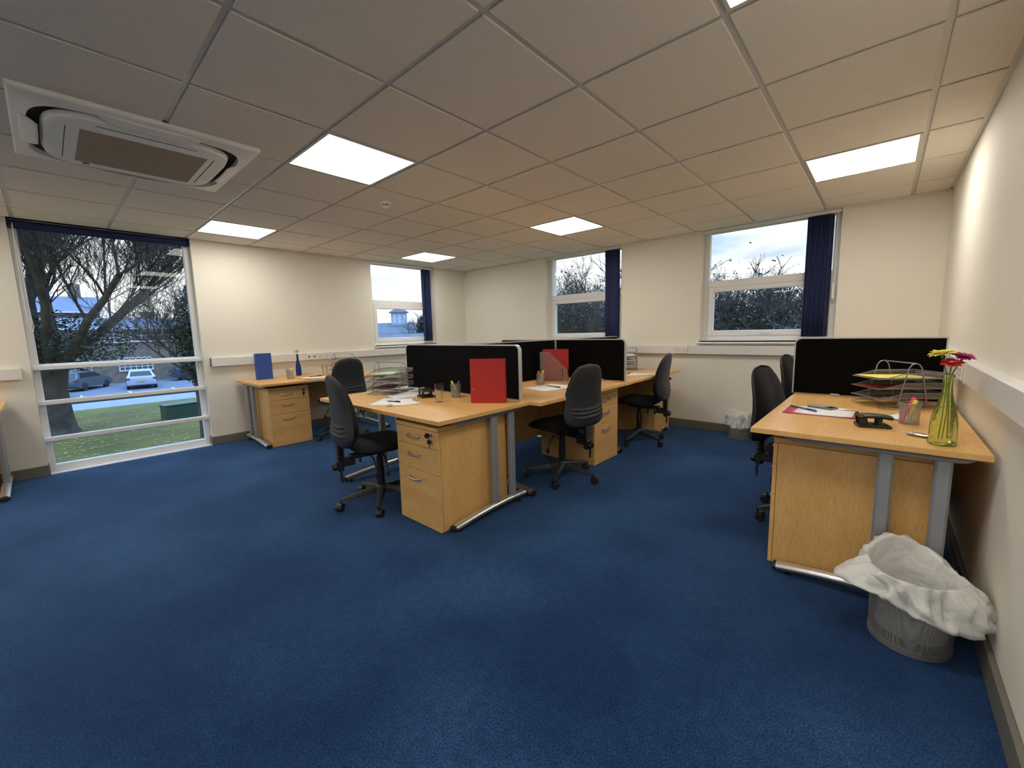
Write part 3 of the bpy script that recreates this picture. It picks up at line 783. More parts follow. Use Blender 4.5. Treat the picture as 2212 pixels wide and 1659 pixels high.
letter_tray('grey wire letter tray on the near desk of the cluster', TA, ra)
tray_sheet('pale green sheet in the top tier of the near desk letter tray', TA, ra, 2, (0.50, 0.70, 0.52), 'green_paper', shift=-0.015)
tray_sheet('pinkish grey sheet in the middle tier of the near desk letter tray', TA, ra, 1, (0.42, 0.33, 0.34), 'mauve_paper', shift=-0.03)
tray_sheet('dark maroon folder in the bottom tier of the near desk letter tray', TA, ra, 0, (0.17, 0.04, 0.045), 'maroon_card', shift=-0.03, sx=0.22)
TR = (5.797, -1.77, TT); rr_ = -1.0
letter_tray('grey wire letter tray on the right wall desk', TR, rr_)
tray_sheet('yellow sheet in the top tier of the right wall letter tray', TR, rr_, 2, (0.86, 0.77, 0.16), 'yellow_paper', shift=-0.02)
tray_sheet('red folder in the middle tier of the right wall letter tray', TR, rr_, 1, (0.30, 0.03, 0.03), 'red_folder_card', shift=-0.03, sx=0.15)
TB = (0.40, -2.556, TT); rb_ = 0.63
letter_tray('grey wire letter tray on the left wall desk, mostly behind the chair', TB, rb_)
TD = (3.385, -0.46, TT); rd_ = 0.55
letter_tray('grey wire letter tray at the back wall end of the cluster', TD, rd_)
tray_sheet('white papers in the top tier of the back wall letter tray', TD, rd_, 2, (0.8, 0.79, 0.76), 'pale_paper', th=0.008)
tray_sheet('white papers in the middle tier of the back wall letter tray', TD, rd_, 1, (0.8, 0.79, 0.76), 'pale_paper', th=0.008)
tray_sheet('white papers in the bottom tier of the back wall letter tray', TD, rd_, 0, (0.8, 0.79, 0.76), 'pale_paper', th=0.006)

def boxfile(label, p0, p1, hgt, th, m_, side=1):
    """upright file: broad face from p0 to p1, thickness th away from the camera"""
    v = Vector((p1[0]-p0[0], p1[1]-p0[1], 0)); L_ = v.length
    f = thing('box_file', label, 'file', (p0[0], p0[1], TT), math.atan2(v.y, v.x))
    b = MB()
    prof = [(0, 0), (th*side, 0), (th*side, hgt*0.985), (0, hgt)]
    b.add([(0, y, z) for y, z in prof]+[(L_, y, z) for y, z in prof], [(0, 1, 2, 3), (7, 6, 5, 4), (0, 4, 5, 1), (1, 5, 6, 2), (2, 6, 7, 3), (3, 7, 4, 0)])
    b.build('case', m_, f, smooth=False)
    c = MB(); c.box((0.003, -0.0012*side, 0.003), (L_-0.003, -0.0002*side, hgt-0.006), 0.0005); c.build('cover_board', m_, f, smooth=False)
    r = MB()
    for z in (0.1, 0.21): r.lathe([(0.0, 0), (0.0035, 0.0), (0.0035, 0.002), (0, 0.0025)], 10, Matrix.Translation((0.012, -0.001*side, z)) @ Matrix.Rotation(PI/2*side, 4, 'X'), cap0=False, cap1=False)
    r.build('rivet', CHROME, f)
    return f
boxfile('red file standing upright on the near desk in front of the black screen', (3.577, -3.199), (3.782, -3.062), 0.312, 0.055, RED)
boxfile('blue file standing upright on the left wall desk', (0.262, -3.539), (0.268, -3.375), 0.31, 0.075, BLUE)
boxfile('red file inside the mesh magazine rack on the middle desk', (3.224, -1.905), (3.440, -1.779), 0.312, 0.03, RED)
# magazine rack
v = Vector((3.442-3.214, -1.796+1.930, 0)); L_ = v.length
mr = thing('magazine_rack', 'silver mesh magazine rack holding the red file, on the middle desk', 'magazine rack', (3.214, -1.935, TT), math.atan2(v.y, v.x))
pr_ = [(0, 0.002), (L_, 0.002), (L_, 0.105), (L_*0.33, 0.285), (0, 0.285)]
for y in (0.0, 0.085):
    b = MB(); b.add([(x, y, z) for x, z in pr_], [(0, 1, 2, 3, 4)]); s_ = b.build('side_panel', WIRE, mr, smooth=False)
    e = MB(); P = [(x, y, z) for x, z in pr_] + [(0, y, 0.002)]; e.tube(P, 0.0028, 6); e.build('rim', mat('grey_wire', (0.33, 0.31, 0.30), 0.4, 0.6), s_)
b = MB(); b.add([(0, 0, 0.002), (L_, 0, 0.002), (L_, 0.085, 0.002), (0, 0.085, 0.002), (0, 0, 0.285), (0, 0.085, 0.285)], [(0, 1, 2, 3), (0, 3, 5, 4)]); b.build('back_and_base', WIRE, mr, smooth=False)

def sheet(label, pts, z=0.0, m_=PAPER, name='paper_sheet', th=0.0006, curl=0.003):
    """quad sheet lying on a desk; pts are its four corners in order"""
    c = Vector((sum(p[0] for p in pts)/4, sum(p[1] for p in pts)/4, TT+z))
    P = [Vector((p[0], p[1], TT+z))-c for p in pts]
    b = MB()
    b.grid(lambda u, v: tuple((P[0]*(1-u)+P[1]*u)*(1-v)+(P[3]*(1-u)+P[2]*u)*v + Vector((0, 0, curl*((2*u-1)**4*(2*v-1)**4)))), 7, 7)
    o = b.build(name, m_, loc=c); md = o.modifiers.new('thickness', 'SOLIDIFY'); md.thickness = th; md.offset = 1
    return tag(o, label, 'paper')
def A4(cx, cy, ang):
    c, s = math.cos(ang), math.sin(ang)
    return [(cx+c*a-s*d, cy+s*a+c*d) for a, d in ((-0.1485, -0.105), (0.1485, -0.105), (0.1485, 0.105), (-0.1485, 0.105))]
sheet('white sheet under the pen on the near desk', A4(3.02, -3.505, math.atan2(0.82, -0.58)), 0.0008)
sheet('white sheet nearest the drinking glass on the near desk', A4(3.115, -3.455, math.atan2(0.38, -0.92)), 0.0020)
sheet('white sheet under the near desk letter tray at its left', A4(2.70, -3.22, 0.5), 0.0005, curl=0)
sheet('white sheet under the near desk letter tray reaching right', A4(2.87, -3.235, 1.35), 0.0012, curl=0)
sheet('white sheet beside the near screen behind the letter tray', A4(2.55, -3.02, 0.1), 0.0018, curl=0)
sheet('white sheet under the dark red pen on the middle desk', A4(3.56, -2.345, -0.29), 0.0008)
sheet('white sheet behind the pen on the middle desk', A4(3.60, -2.17, 0.12), 0.0020)
sheet('white sheet under the black pen on the far desk of the cluster', A4(3.70, -0.97, 1.2), 0.0008)
sheet('white sheet nearest the chair back on the far desk of the cluster', A4(3.80, -0.90, 0.5), 0.0018)
sheet('white sheet under the pen on the left wall desk', A4(0.60, -3.03, 1.9), 0.0035)
sheet('white sheet nearest the chair on the left wall desk', A4(0.72, -2.99, 1.3), 0.0046)
PINK = mat('pink_card', (0.55, 0.05, 0.10), 0.5)
sheet('pink card folder under the white sheets on the left wall desk', A4(0.64, -3.05, 1.75), 0.0008, PINK, 'card_folder', th=0.0015)
f0 = [(5.317, -2.409), (5.640, -2.405), (5.640, -2.165), (5.318, -2.185)]
sheet('pink card folder under the white sheet on the right wall desk', f0, 0.0008, PINK, 'card_folder', th=0.002)
sheet('white sheet on the pink folder, on the right wall desk', [(5.365, -2.395), (5.622, -2.395), (5.628, -2.185), (5.37, -2.195)], 0.0036)
sheet('white sheet under the calculator on the right wall desk', [(5.34, -2.185), (5.46, -2.05), (5.62, -2.13), (5.50, -2.25)], 0.0046, curl=0.001)
sheet('green card slip left of the pen pot on the right wall desk', [(5.712, -2.26), (5.80, -2.33), (5.875, -2.20), (5.785, -2.13)], 0.0008, mat('green_card', (0.22, 0.42, 0.30), 0.6), 'card_slip', th=0.001)
sheet('small white sheet on the green slip behind the pen pot', [(5.735, -2.245), (5.83, -2.32), (5.89, -2.20), (5.80, -2.13)], 0.0022)

def pen(label, p0, p1, m_, z=0.004, r=0.0042, name='pen', clip=True, zz=None):
    a = Vector((p0[0], p0[1], 0)); b_ = Vector((p1[0], p1[1], 0)); d = b_-a; L_ = d.length
    o = thing(name, label, 'pen', (a.x, a.y, TT+z+r), math.atan2(d.y, d.x))
    k = MB(); k.tube([(0, 0, 0), (0.01, 0, 0), (L_*0.9, 0, 0), (L_, 0, 0)], [r*0.3, r, r, r*0.8], 10); k.build('barrel', m_, o)
    c = MB(); c.tube([(L_*0.62, 0, 0), (L_*0.99, 0, 0)], r*1.18, 10); c.box((L_*0.66, -0.0012, r), (L_*0.97, 0.0012, r*1.7)); c.build('cap', m_, o)
    return o
BLK = mat('black_pen_plastic', (0.012, 0.012, 0.015), 0.3)
pen('black pen lying on white sheets on the near desk', (3.008, -3.512), (3.129, -3.484), BLK, 0.0032)
pen('dark red pencil on the white sheet of the middle desk', (3.494, -2.206), (3.673, -2.246), mat('dark_red_lacquer', (0.09, 0.008, 0.012), 0.3), 0.0032, 0.0035, 'pencil')
pen('black pen on white sheets of the far desk near the back wall', (3.671, -0.99), (3.64, -0.86), BLK, 0.003)
pen('black pen on the white sheets of the left wall desk', (0.55, -3.07), (0.56, -2.92), BLK, 0.0055)
pen('slim blue pen with dark shaft on the pink folder of the right wall desk', (5.322, -2.185), (5.465, -2.315), mat('slate_blue_plastic', (0.03, 0.09, 0.15), 0.3), 0.0055, 0.004)
b = MB(); b.box((-0.02, -0.009, 0), (0.02, 0.009, 0.011), 0.002); o = b.build('eraser', mat('pale_green_rubber', (0.45, 0.52, 0.45), 0.7), loc=(3.20, -3.615, TT+0.0026)); o.rotation_euler = (0, 0, 1.3); tag(o, 'small pale eraser at the edge of the sheets on the near desk', 'eraser')
ps = thing('pencil_sharpener', 'small tan and brass pencil sharpener on the near desk sheets', 'sharpener', (3.145, -3.365, TT+0.0026), 0.7)
MB().box((-0.018, -0.008, 0), (0.006, 0.008, 0.011), 0.002).build('body', mat('tan_wood', (0.50, 0.30, 0.10), 0.5), ps, smooth=False)
MB().box((0.0065, -0.009, 0), (0.02, 0.009, 0.012), 0.002).build('blade_block', mat('brass', (0.55, 0.38, 0.16), 0.35, 0.8), ps, smooth=False)

def mesh_pot(label, loc, r=0.040, h=0.098, pens=()):
    p = thing('pen_pot', label, 'pen pot', loc)
    n = 28
    b = MB(); b.lathe([(r*0.90, 0.004), (r*0.93, h*0.5), (r, h)], n, cap0=False, cap1=False); b.build('mesh_wall', WIRE, p)
    gw = mat('grey_wire', (0.33, 0.31, 0.30), 0.4, 0.6)
    c = MB(); c.tube([(r*math.cos(2*PI*k/n), r*math.sin(2*PI*k/n), h) for k in range(n+1)], 0.0026, 6, caps=False); c.build('rim', gw, p)
    c = MB(); c.lathe([(0.0, 0.001), (r*0.92, 0.001), (r*0.92, 0.005), (0.0, 0.0055)], n, cap0=False, cap1=False); c.build('base', gw, p)
    for lab, col, a, b_, rr in pens:
        lp = Vector(loc); d = Vector(b_)-Vector(a)
        hh = thing('highlighter_pen', lab, 'pen', tuple(lp+Vector(a)))
        k = MB(); L_ = d.length; u = d.normalized()
        k.tube([tuple(u*0), tuple(u*L_*0.70)], rr, 10); k.build('barrel', mat('plastic_%02d%02d%02d' % tuple(int(99*q) for q in col), col, 0.35), hh)
        k = MB(); k.tube([tuple(u*L_*0.70), tuple(u*L_*0.72), tuple(u*L_*0.97), tuple(u*L_)], [rr, rr*1.15, rr*1.1, rr*0.8], 10); k.build('cap', mat('plastic_%02d%02d%02d' % tuple(int(99*q) for q in col), col, 0.35), hh)
    return p
YEL = (0.80, 0.78, 0.06); PNK = (0.85, 0.05, 0.12); BLU = (0.02, 0.16, 0.30)
mesh_pot('grey mesh pen pot beside the glass on the near desk', (3.275, -3.08, TT), pens=(
    ('yellow highlighter in the near desk pen pot', YEL, (0.018, 0.016, 0.009), (-0.020, -0.022, 0.128), 0.0075),
    ('blue marker in the near desk pen pot', BLU, (-0.022, -0.014, 0.009), (0.022, 0.024, 0.125), 0.007)))
mesh_pot('grey mesh pen pot by the magazine rack on the middle desk', (3.36, -2.12, TT), pens=(
    ('yellow highlighter in the middle desk pen pot', YEL, (-0.012, -0.016, 0.009), (0.020, 0.022, 0.130), 0.0075),
    ('pink highlighter in the middle desk pen pot', (0.75, 0.10, 0.30), (0.016, 0.016, 0.009), (-0.018, -0.012, 0.124), 0.0075)))
mesh_pot('grey mesh pen pot beside the blue vase on the left wall desk', (0.484, -3.26, TT), pens=(
    ('yellow highlighter in the left wall desk pen pot', YEL, (0.012, 0.010, 0.009), (0.010, 0.014, 0.125), 0.0075),
    ('slim grey pen in the left wall desk pen pot', (0.35, 0.36, 0.36), (0.0, -0.020, 0.009), (0.005, -0.026, 0.145), 0.005)))
mesh_pot('grey mesh pen pot left of the green bottle on the right wall desk', (5.838, -2.375, TT), r=0.041, h=0.10, pens=(
    ('pink highlighter in the right wall desk pen pot', PNK, (-0.028, -0.016, 0.009), (0.014, 0.012, 0.128), 0.0085),
    ('yellow highlighter in the right wall desk pen pot', YEL, (-0.004, -0.022, 0.009), (0.018, 0.000, 0.118), 0.0085)))

def tumbler(label, loc, r=0.033, h=0.135):
    g = MB(); g.lathe([(0.0, 0.0), (r*0.74, 0.0), (r*0.80, 0.004), (r*0.90, h*0.5), (r, h), (r-0.0022, h), (r*0.84, h*0.5), (r*0.72, 0.014), (0.0, 0.012)], 32, cap0=False, cap1=False)
    return tag(g.build('drinking_glass', GLASS, loc=loc), label, 'glass')
tumbler('empty drinking glass on the near desk', (3.343, -3.293, TT))
tumbler('empty drinking glass in front of the mesh magazine rack', (3.519, -1.949, TT))
tumbler('empty drinking glass on the left wall desk beside the chair', (0.426, -2.82, TT))

def hole_punch(label, loc, rz, s=1.0):
    p = thing('hole_punch', label, 'hole punch', loc, rz)
    MB().box((-0.062*s, -0.05*s, 0), (0.062*s, 0.05*s, 0.012*s), 0.004).build('base', DARKP, p, smooth=False)
    b = MB()
    for sy in (-1, 1): b.prism([(-0.055*s, 0.012*s), (-0.02*s, 0.012*s), (-0.03*s, 0.045*s), (-0.05*s, 0.062*s), (-0.06*s, 0.05*s)], sy*0.036*s-0.003, sy*0.036*s+0.003, Matrix.Rotation(PI/2, 4, 'X'))
    for sy in (-1, 1): b.lathe([(0.008*s, 0.010*s), (0.008*s, 0.045*s)], 10, Matrix.Translation((0.022*s, sy*0.03*s, 0)))
    b.build('punch_block', DARKP, p, smooth=False)
    a = MB()
    def fn(u, v):
        x = -0.060+0.128*u; z = 0.050+0.006*math.sin(u*PI)-0.002*u
        return (x*s, (v-0.5)*0.088*s*(1-0.12*(u > 0.8)*(u-0.8)*5), (z+0.006*(1-(2*v-1)**4))*s)
    a.grid(fn, 14, 9); o = a.build('lever_arm', DARKP, p); md = o.modifiers.new('thickness', 'SOLIDIFY'); md.thickness = 0.010; md.offset = -1
    c = MB(); c.tube([(-0.052*s, -0.042*s, 0.052*s), (-0.052*s, 0.042*s, 0.052*s)], 0.0038*s, 10); c.build('pivot_pin', CHROME, p)
    return p
hole_punch('black hole punch between the letter tray and the glass on the near desk', (3.06, -3.20, TT), -0.35, 1.12)
hole_punch('black hole punch in front of the pink folder on the right wall desk', (5.705, -2.545, TT), 0.25)

# calculator
ca = thing('pocket_calculator', 'grey pocket calculator on the right wall desk papers', 'calculator', (5.478, -2.158, TT+0.0058), -0.42)
MB().box((-0.066, -0.036, 0), (0.066, 0.036, 0.009), 0.003).build('case', mat('grey_calculator_plastic', (0.16, 0.18, 0.19), 0.4), ca, smooth=False)
MB().box((0.030, -0.028, 0.009), (0.058, 0.028, 0.0096)).build('display', mat('dark_display', (0.03, 0.035, 0.03), 0.2), ca, smooth=False)
for i in range(5):
    for j in range(4): MB().box((-0.058+0.0165*i, -0.029+0.0155*j, 0.009), (-0.047+0.0165*i, -0.018+0.0155*j, 0.0115), 0.001).build('key', mat('pale_key', (0.45, 0.47, 0.46), 0.5), ca, smooth=False)
# silver dish
b = MB(); b.lathe([(0.0, 0.001), (0.030, 0.001), (0.046, 0.008), (0.050, 0.0115), (0.046, 0.0095), (0.028, 0.0035), (0.0, 0.003)], 32, fn=lambda a, z: 1-0.55*abs(math.sin(a))**1.3, cap0=False, cap1=False)
o = b.build('metal_dish', mat('polished_steel', (0.75, 0.75, 0.76), 0.15, 0.9), loc=(5.862, -2.672, TT)); o.rotation_euler = (0, 0, -0.55); tag(o, 'small pointed silver dish left of the green bottle', 'dish')

# ---- green bottle with flowers
def tint_glass(name, tint, body, tr=0.35, rough=0.12):
    M = bpy.data.materials.new(name); M.use_nodes = True; t_ = M.node_tree
    for n_ in list(t_.nodes): t_.nodes.remove(n_)
    o_ = t_.nodes.new('ShaderNodeOutputMaterial'); a = t_.nodes.new('ShaderNodeBsdfTransparent'); a.inputs[0].default_value = (*tint, 1)
    tl = t_.nodes.new('ShaderNodeBsdfTranslucent'); tl.inputs[0].default_value = (*body, 1)
    df = t_.nodes.new('ShaderNodeBsdfDiffuse'); df.inputs[0].default_value = (*body, 1)
    g = t_.nodes.new('ShaderNodeBsdfGlossy'); g.inputs['Roughness'].default_value = rough
    nn = t_.nodes.new('ShaderNodeTexNoise'); nn.inputs['Scale'].default_value = 42
    bpn = t_.nodes.new('ShaderNodeBump'); bpn.inputs['Strength'].default_value = 0.35; bpn.inputs['Distance'].default_value = 0.006
    tcc = t_.nodes.new('ShaderNodeTexCoord'); t_.links.new(tcc.outputs['Object'], nn.inputs[0]); t_.links.new(nn.outputs[0], bpn.inputs['Height']); t_.links.new(bpn.outputs[0], g.inputs['Normal'])
    m0 = t_.nodes.new('ShaderNodeMixShader'); m0.inputs[0].default_value = 0.5
    m1 = t_.nodes.new('ShaderNodeMixShader'); m1.inputs[0].default_value = tr
    m2 = t_.nodes.new('ShaderNodeMixShader'); fr = t_.nodes.new('ShaderNodeFresnel'); fr.inputs[0].default_value = 1.5
    t_.links.new(bpn.outputs[0], fr.inputs['Normal'])
    L = t_.links.new
    L(tl.outputs[0], m0.inputs[1]); L(df.outputs[0], m0.inputs[2]); L(a.outputs[0], m1.inputs[1]); L(m0.outputs[0], m1.inputs[2])
    L(fr.outputs[0], m2.inputs[0]); L(m1.outputs[0], m2.inputs[1]); L(g.outputs[0], m2.inputs[2]); L(m2.outputs[0], o_.inputs[0])
    return M
GG = tint_glass('green_bottle_glass', (0.96, 1.0, 0.62), (0.84, 0.98, 0.22), 0.20)
sq = lambda a, z: 1/((abs(math.cos(a))**5+abs(math.sin(a))**5)**0.2)*0.93 if z < 0.13 else 1.0
def sqf(a, z):
    k = max(0.0, min(1.0, (0.17-z)/0.06)); s5 = 0.94/((abs(math.cos(a))**4+abs(math.sin(a))**4)**0.25)
    return s5*k+(1-k)
VX, VY = 5.921, -2.79
b = MB(); b.lathe([(0.0, 0.006), (0.028, 0.004), (0.035, 0.0), (0.0385, 0.006), (0.038, 0.03), (0.0365, 0.09), (0.033, 0.125), (0.026, 0.165), (0.0175, 0.205), (0.0145, 0.235), (0.0142, 0.272), (0.0175, 0.276), (0.0175, 0.283), (0.0145, 0.285)], 40, cap0=False, cap1=False, fn=sqf)
o = b.build('glass_bottle', GG, loc=(VX, VY, TT), angle=80); o.rotation_euler = (0, 0, 0.5); tag(o, 'lime green glass bottle holding artificial flowers on the right wall desk', 'bottle')
GG2 = tint_glass('blue_bottle_glass', (0.06, 0.22, 0.80), (0.015, 0.10, 0.62), 0.30)
b = MB(); b.lathe([(0.0, 0.004), (0.028, 0.0), (0.033, 0.006), (0.034, 0.06), (0.030, 0.12), (0.020, 0.17), (0.0125, 0.21), (0.011, 0.26), (0.013, 0.265), (0.013, 0.272), (0.011, 0.273)], 32, cap0=False, cap1=False)
o = b.build('glass_bottle', GG2, loc=(0.155, -3.035, TT)); tag(o, 'cobalt blue glass bottle with one flower on the left wall desk', 'bottle')
STEM = mat('green_stem', (0.10, 0.16, 0.035), 0.5)
def flower(label, root, pts, col, center, r, tilt, petals=16, col2=None):
    f = thing('artificial_flower', label, 'flower', root)
    P = [Vector(p) for p in pts]
    MB().tube(pts, 0.0021, 7).build('stem', STEM, f)
    head = P[-1]; d = Vector(tilt).normalized(); q = d.to_track_quat('Z', 'Y').to_matrix().to_4x4()
    b = MB(); random.seed(int(r*1e5)+petals)
    for ring, (rr, el, cnt) in enumerate(((r, 0.12, petals), (r*0.8, 0.42, petals), (r*0.5, 0.8, petals//2))):
        for k in range(cnt):
            a = 2*PI*(k+0.5*ring)/cnt+random.uniform(-0.08, 0.08); e_ = el+random.uniform(-0.12, 0.12)
            M_ = Matrix.Translation(head) @ q @ Matrix.Rotation(a, 4, 'Z') @ Matrix.Rotation(-e_, 4, 'Y')
            L_ = rr*random.uniform(0.9, 1.05); wv = rr*0.25
            vs = []; n = 6
            for i in range(n+1):
                u = i/n; wd = wv*math.sin(PI*min(1, 0.16+0.78*u))**0.7*(1 if u < 1 else 0.3); z = 0.10*L_*math.sin(u*2.2)-0.10*L_*u*u
                vs += [(u*L_, -wd, z), (u*L_, 0, z-0.0015), (u*L_, wd, z)]
            fs = []
            for i in range(n): fs += [(i*3, i*3+1, i*3+4, i*3+3), (i*3+1, i*3+2, i*3+5, i*3+4)]
            b.add(vs, fs, M_)
    o_ = b.build('petals', col, f); md = o_.modifiers.new('thickness', 'SOLIDIFY'); md.thickness = 0.0006
    c = MB(); c.lathe([(0.0, 0.010), (r*0.16, 0.008), (r*0.22, 0.002), (r*0.12, -0.006), (0.003, -0.014)], 14, Matrix.Translation(head) @ q, cap0=False, cap1=False); c.build('flower_centre', center, f)
    return f
YP = mat('yellow_petal', (0.85, 0.74, 0.16), 0.6); RP = mat('red_petal', (0.60, 0.018, 0.015), 0.6); MP = mat('magenta_petal', (0.42, 0.015, 0.14), 0.6)
CT = mat('flower_centre_green', (0.20, 0.22, 0.05), 0.7); WP = mat('white_petal', (0.8, 0.8, 0.74), 0.6)
root = (VX, VY, TT+0.026)
flower('yellow artificial gerbera, leftmost in the green bottle', root, [(-0.012, -0.006, 0), (-0.006, 0.0, 0.10), (-0.004, 0.002, 0.20), (-0.006, 0.002, 0.26), (-0.020, 0.002, 0.315), (-0.026, 0.0, 0.338)], YP, CT, 0.044, (-0.16, -0.12, 1))
flower('magenta artificial gerbera, rightmost in the green bottle', root, [(0.014, 0.004, 0), (0.010, 0.006, 0.10), (0.004, 0.004, 0.21), (0.008, 0.004, 0.26), (0.026, 0.004, 0.31), (0.032, 0.003, 0.327)], MP, CT, 0.040, (0.22, -0.20, 1))
flower('red artificial gerbera, lowest in the green bottle', root, [(-0.002, -0.012, 0), (0.004, -0.004, 0.11), (0.0, -0.004, 0.21), (0.001, -0.006, 0.26), (0.003, -0.012, 0.29), (0.003, -0.014, 0.303)], RP, WP, 0.036, (0.02, -0.35, 1))
flower('pale yellow and pink rose in the blue bottle', (0.155, -3.035, TT+0.012), [(0, 0, 0), (0.001, 0, 0.15), (0, 0.001, 0.26), (0.002, -0.006, 0.295)], mat('pale_rose_petal', (0.62, 0.55, 0.26), 0.6), mat('rose_pink', (0.45, 0.06, 0.08), 0.6), 0.036, (0.5, -0.35, 0.8), 10)

# ================================================================= BINS
BAG = bpy.data.materials.new('white_bin_liner'); BAG.use_nodes = True; t = BAG.node_tree; pb = t.nodes['Principled BSDF']
pb.inputs['Base Color'].default_value = (0.90, 0.90, 0.89, 1); pb.inputs['Roughness'].default_value = 0.35
tl = t.nodes.new('ShaderNodeBsdfTranslucent'); tl.inputs[0].default_value = (0.8, 0.8, 0.78, 1)
tp = t.nodes.new('ShaderNodeBsdfTransparent'); m1 = t.nodes.new('ShaderNodeMixShader'); m1.inputs[0].default_value = 0.28; m2 = t.nodes.new('ShaderNodeMixShader'); m2.inputs[0].default_value = 0.10
ou = t.nodes['Material Output']
t.links.new(pb.outputs[0], m1.inputs[1]); t.links.new(tl.outputs[0], m1.inputs[2]); t.links.new(m1.outputs[0], m2.inputs[1]); t.links.new(tp.outputs[0], m2.inputs[2]); t.links.new(m2.outputs[0], ou.inputs[0])
nn = t.nodes.new('ShaderNodeTexNoise'); nn.inputs['Scale'].default_value = 11; nn.inputs['Detail'].default_value = 4; nn.inputs['Distortion'].default_value = 1.0
tcc = t.nodes.new('ShaderNodeTexCoord'); t.links.new(tcc.outputs['Object'], nn.inputs[0]); bpn = t.nodes.new('ShaderNodeBump'); bpn.inputs['Strength'].default_value = 0.55; bpn.inputs['Distance'].default_value = 0.03
t.links.new(nn.outputs[0], bpn.inputs['Height']); t.links.new(bpn.outputs[0], pb.inputs['Normal'])
BINM = wire_mesh('bin_wire_mesh', (0.42, 0.41, 0.38), 0.0045, 0.43)
def bin_(label, blabel, loc, r0, r1, h, rad, seed, hem, rise):
    bn = thing('waste_bin', label, 'bin', loc)
    gw = mat('grey_bin_metal', (0.30, 0.30, 0.29), 0.4, 0.5)
    MB().lathe([(r0, 0.022), (r1, h)], 40, cap0=False, cap1=False).build('mesh_wall', BINM, bn)
    MB().lathe([(0.0, 0.002), (r0+0.002, 0.002), (r0+0.003, 0.024), (r0, 0.024), (0.0, 0.010)], 40, cap0=False, cap1=False).build('base_ring', gw, bn)
    b = MB(); b.tube([((r1+0.001)*math.cos(2*PI*k/40), (r1+0.001)*math.sin(2*PI*k/40), h) for k in range(41)], 0.004, 8, caps=False)
    b.build('rim', gw, bn)
    b = MB(); b.box((-0.006, -r0-0.004, 0.02), (0.006, -r0-0.001, 0.03)); 
    lg = bpy.data.objects.new('bin_liner', None)
    bpy.data.objects.remove(lg)
    m_ = MB(); NU, NV = 144, 34
    def fn(u, v):
        a = 2*PI*u; ca, sa = math.cos(a), math.sin(a)
        R = rad(a)
        nv_ = noise.noise(Vector((ca*2.2+seed, sa*2.2, v*3.0)))
        nf = noise.noise(Vector((ca*6+seed, sa*6, v*5.0)))
        if v < 0.42:                                     # inside, from bottom up to the rim
            s = v/0.42; rr = (r0-0.016+(r1-r0)*s)*(1-0.10*math.sin(s*PI)*abs(nv_)*2)
            if s < 0.12: rr *= s/0.12
            z = 0.03+(h-0.03)*max(0, (s-0.06)/0.94)
            return (rr*ca, rr*sa, z)
        s = (v-0.42)/0.58                                # up over the rim and flaring out
        pz = math.sin(min(1, s*1.55)*PI/2)
        rise_a = rise(a)
        if s < 0.30:
            q = s/0.30; rr = r1-0.010 + 0.016*q + 0.02*q*nv_; z = h+rise_a*math.sin(q*PI/2)
        else:
            q = (s-0.30)/0.70; rr = r1+0.006+0.02*nv_ + (R-r1)*(q**0.85); z = h+rise_a+(hem(a)-h-rise_a)*(q**1.35)
        wr = 0.010*nf*(0.3+s) + 0.006*math.sin(9*a+3*nv_*4+s*3)*s
        rid = 0.5-abs(noise.noise(Vector((ca*3.4+seed*2, sa*3.4, s*2.4+nv_))))*2.2        # creased ridges of the thin film
        return ((rr+wr+0.020*rid*s)*ca, (rr+wr+0.020*rid*s)*sa, z+0.012*nv_*s+0.004*nf+0.012*rid*s)
    m_.grid(fn, NU, NV, wrap=True)
    o_ = m_.build('bin_liner', BAG, loc=loc, angle=180)
    md = o_.modifiers.new('thickness', 'SOLIDIFY'); md.thickness = 0.0008
    tag(o_, blabel, 'bin liner')
def lobe(a, c, wd): 
    d = (a-c+PI) % (2*PI)-PI
    return math.exp(-(d/wd)**2)
D2R = PI/180
bin_('grey mesh waste bin in front of the right wall desk', 'crumpled white liner spilling over the waste bin by the right wall desk', (5.865, -3.045, 0), 0.118, 0.128, 0.262,
     lambda a: 0.165+0.085*lobe(a, 205*D2R, 0.35)+0.035*lobe(a, -20*D2R, 0.45)+0.01*lobe(a, 90*D2R, 0.8), 3.3,
     lambda a: 0.215-0.065*lobe(a, -40*D2R, 0.9)+0.02*lobe(a, 205*D2R, 0.5)+0.10*lobe(a, 100*D2R, 0.9), lambda a: 0.030+0.075*lobe(a, 115*D2R, 0.9))
bin_('grey mesh waste bin by the back wall', 'crumpled white liner over the waste bin by the back wall', (4.600, -0.185, 0), 0.100, 0.112, 0.245,
     lambda a: 0.140+0.014*math.sin(3*a)+0.008*lobe(a, -20*D2R, 0.5), 8.1, lambda a: 0.145+0.02*math.sin(2*a+1), lambda a: 0.045+0.012*math.sin(3*a))

# ================================================================= CEILING FITTINGS
AX, AY = 2.472, -4.672
ac = thing('ceiling_air_conditioner', 'square white ceiling air conditioning cassette at upper left', 'air conditioner', (AX, AY, 0))
ACW = mat('warm_white_plastic', (0.88, 0.86, 0.81), 0.45); ACD = mat('dark_slot', (0.03, 0.026, 0.024), 0.8)
def rsq(h, p, n=64):
    pts = []
    for k in range(n):
        a = 2*PI*k/n; ca, sa = math.cos(a), math.sin(a); r = 1/((abs(ca)**p+abs(sa)**p)**(1/p)); pts.append((h*r*ca, h*r*sa))
    return pts
def ring(b, o1, z1, o2, z2):
    n = len(o1); b.add([(*p, z1) for p in o1]+[(*p, z2) for p in o2], [(i, (i+1) % n, n+(i+1) % n, n+i) for i in range(n)])
N_ = 128
sq_o = [(max(-0.475, min(0.475, 0.475*1.42*math.cos(2*PI*k/N_))), max(-0.475, min(0.475, 0.475*1.42*math.sin(2*PI*k/N_)))) for k in range(N_)]
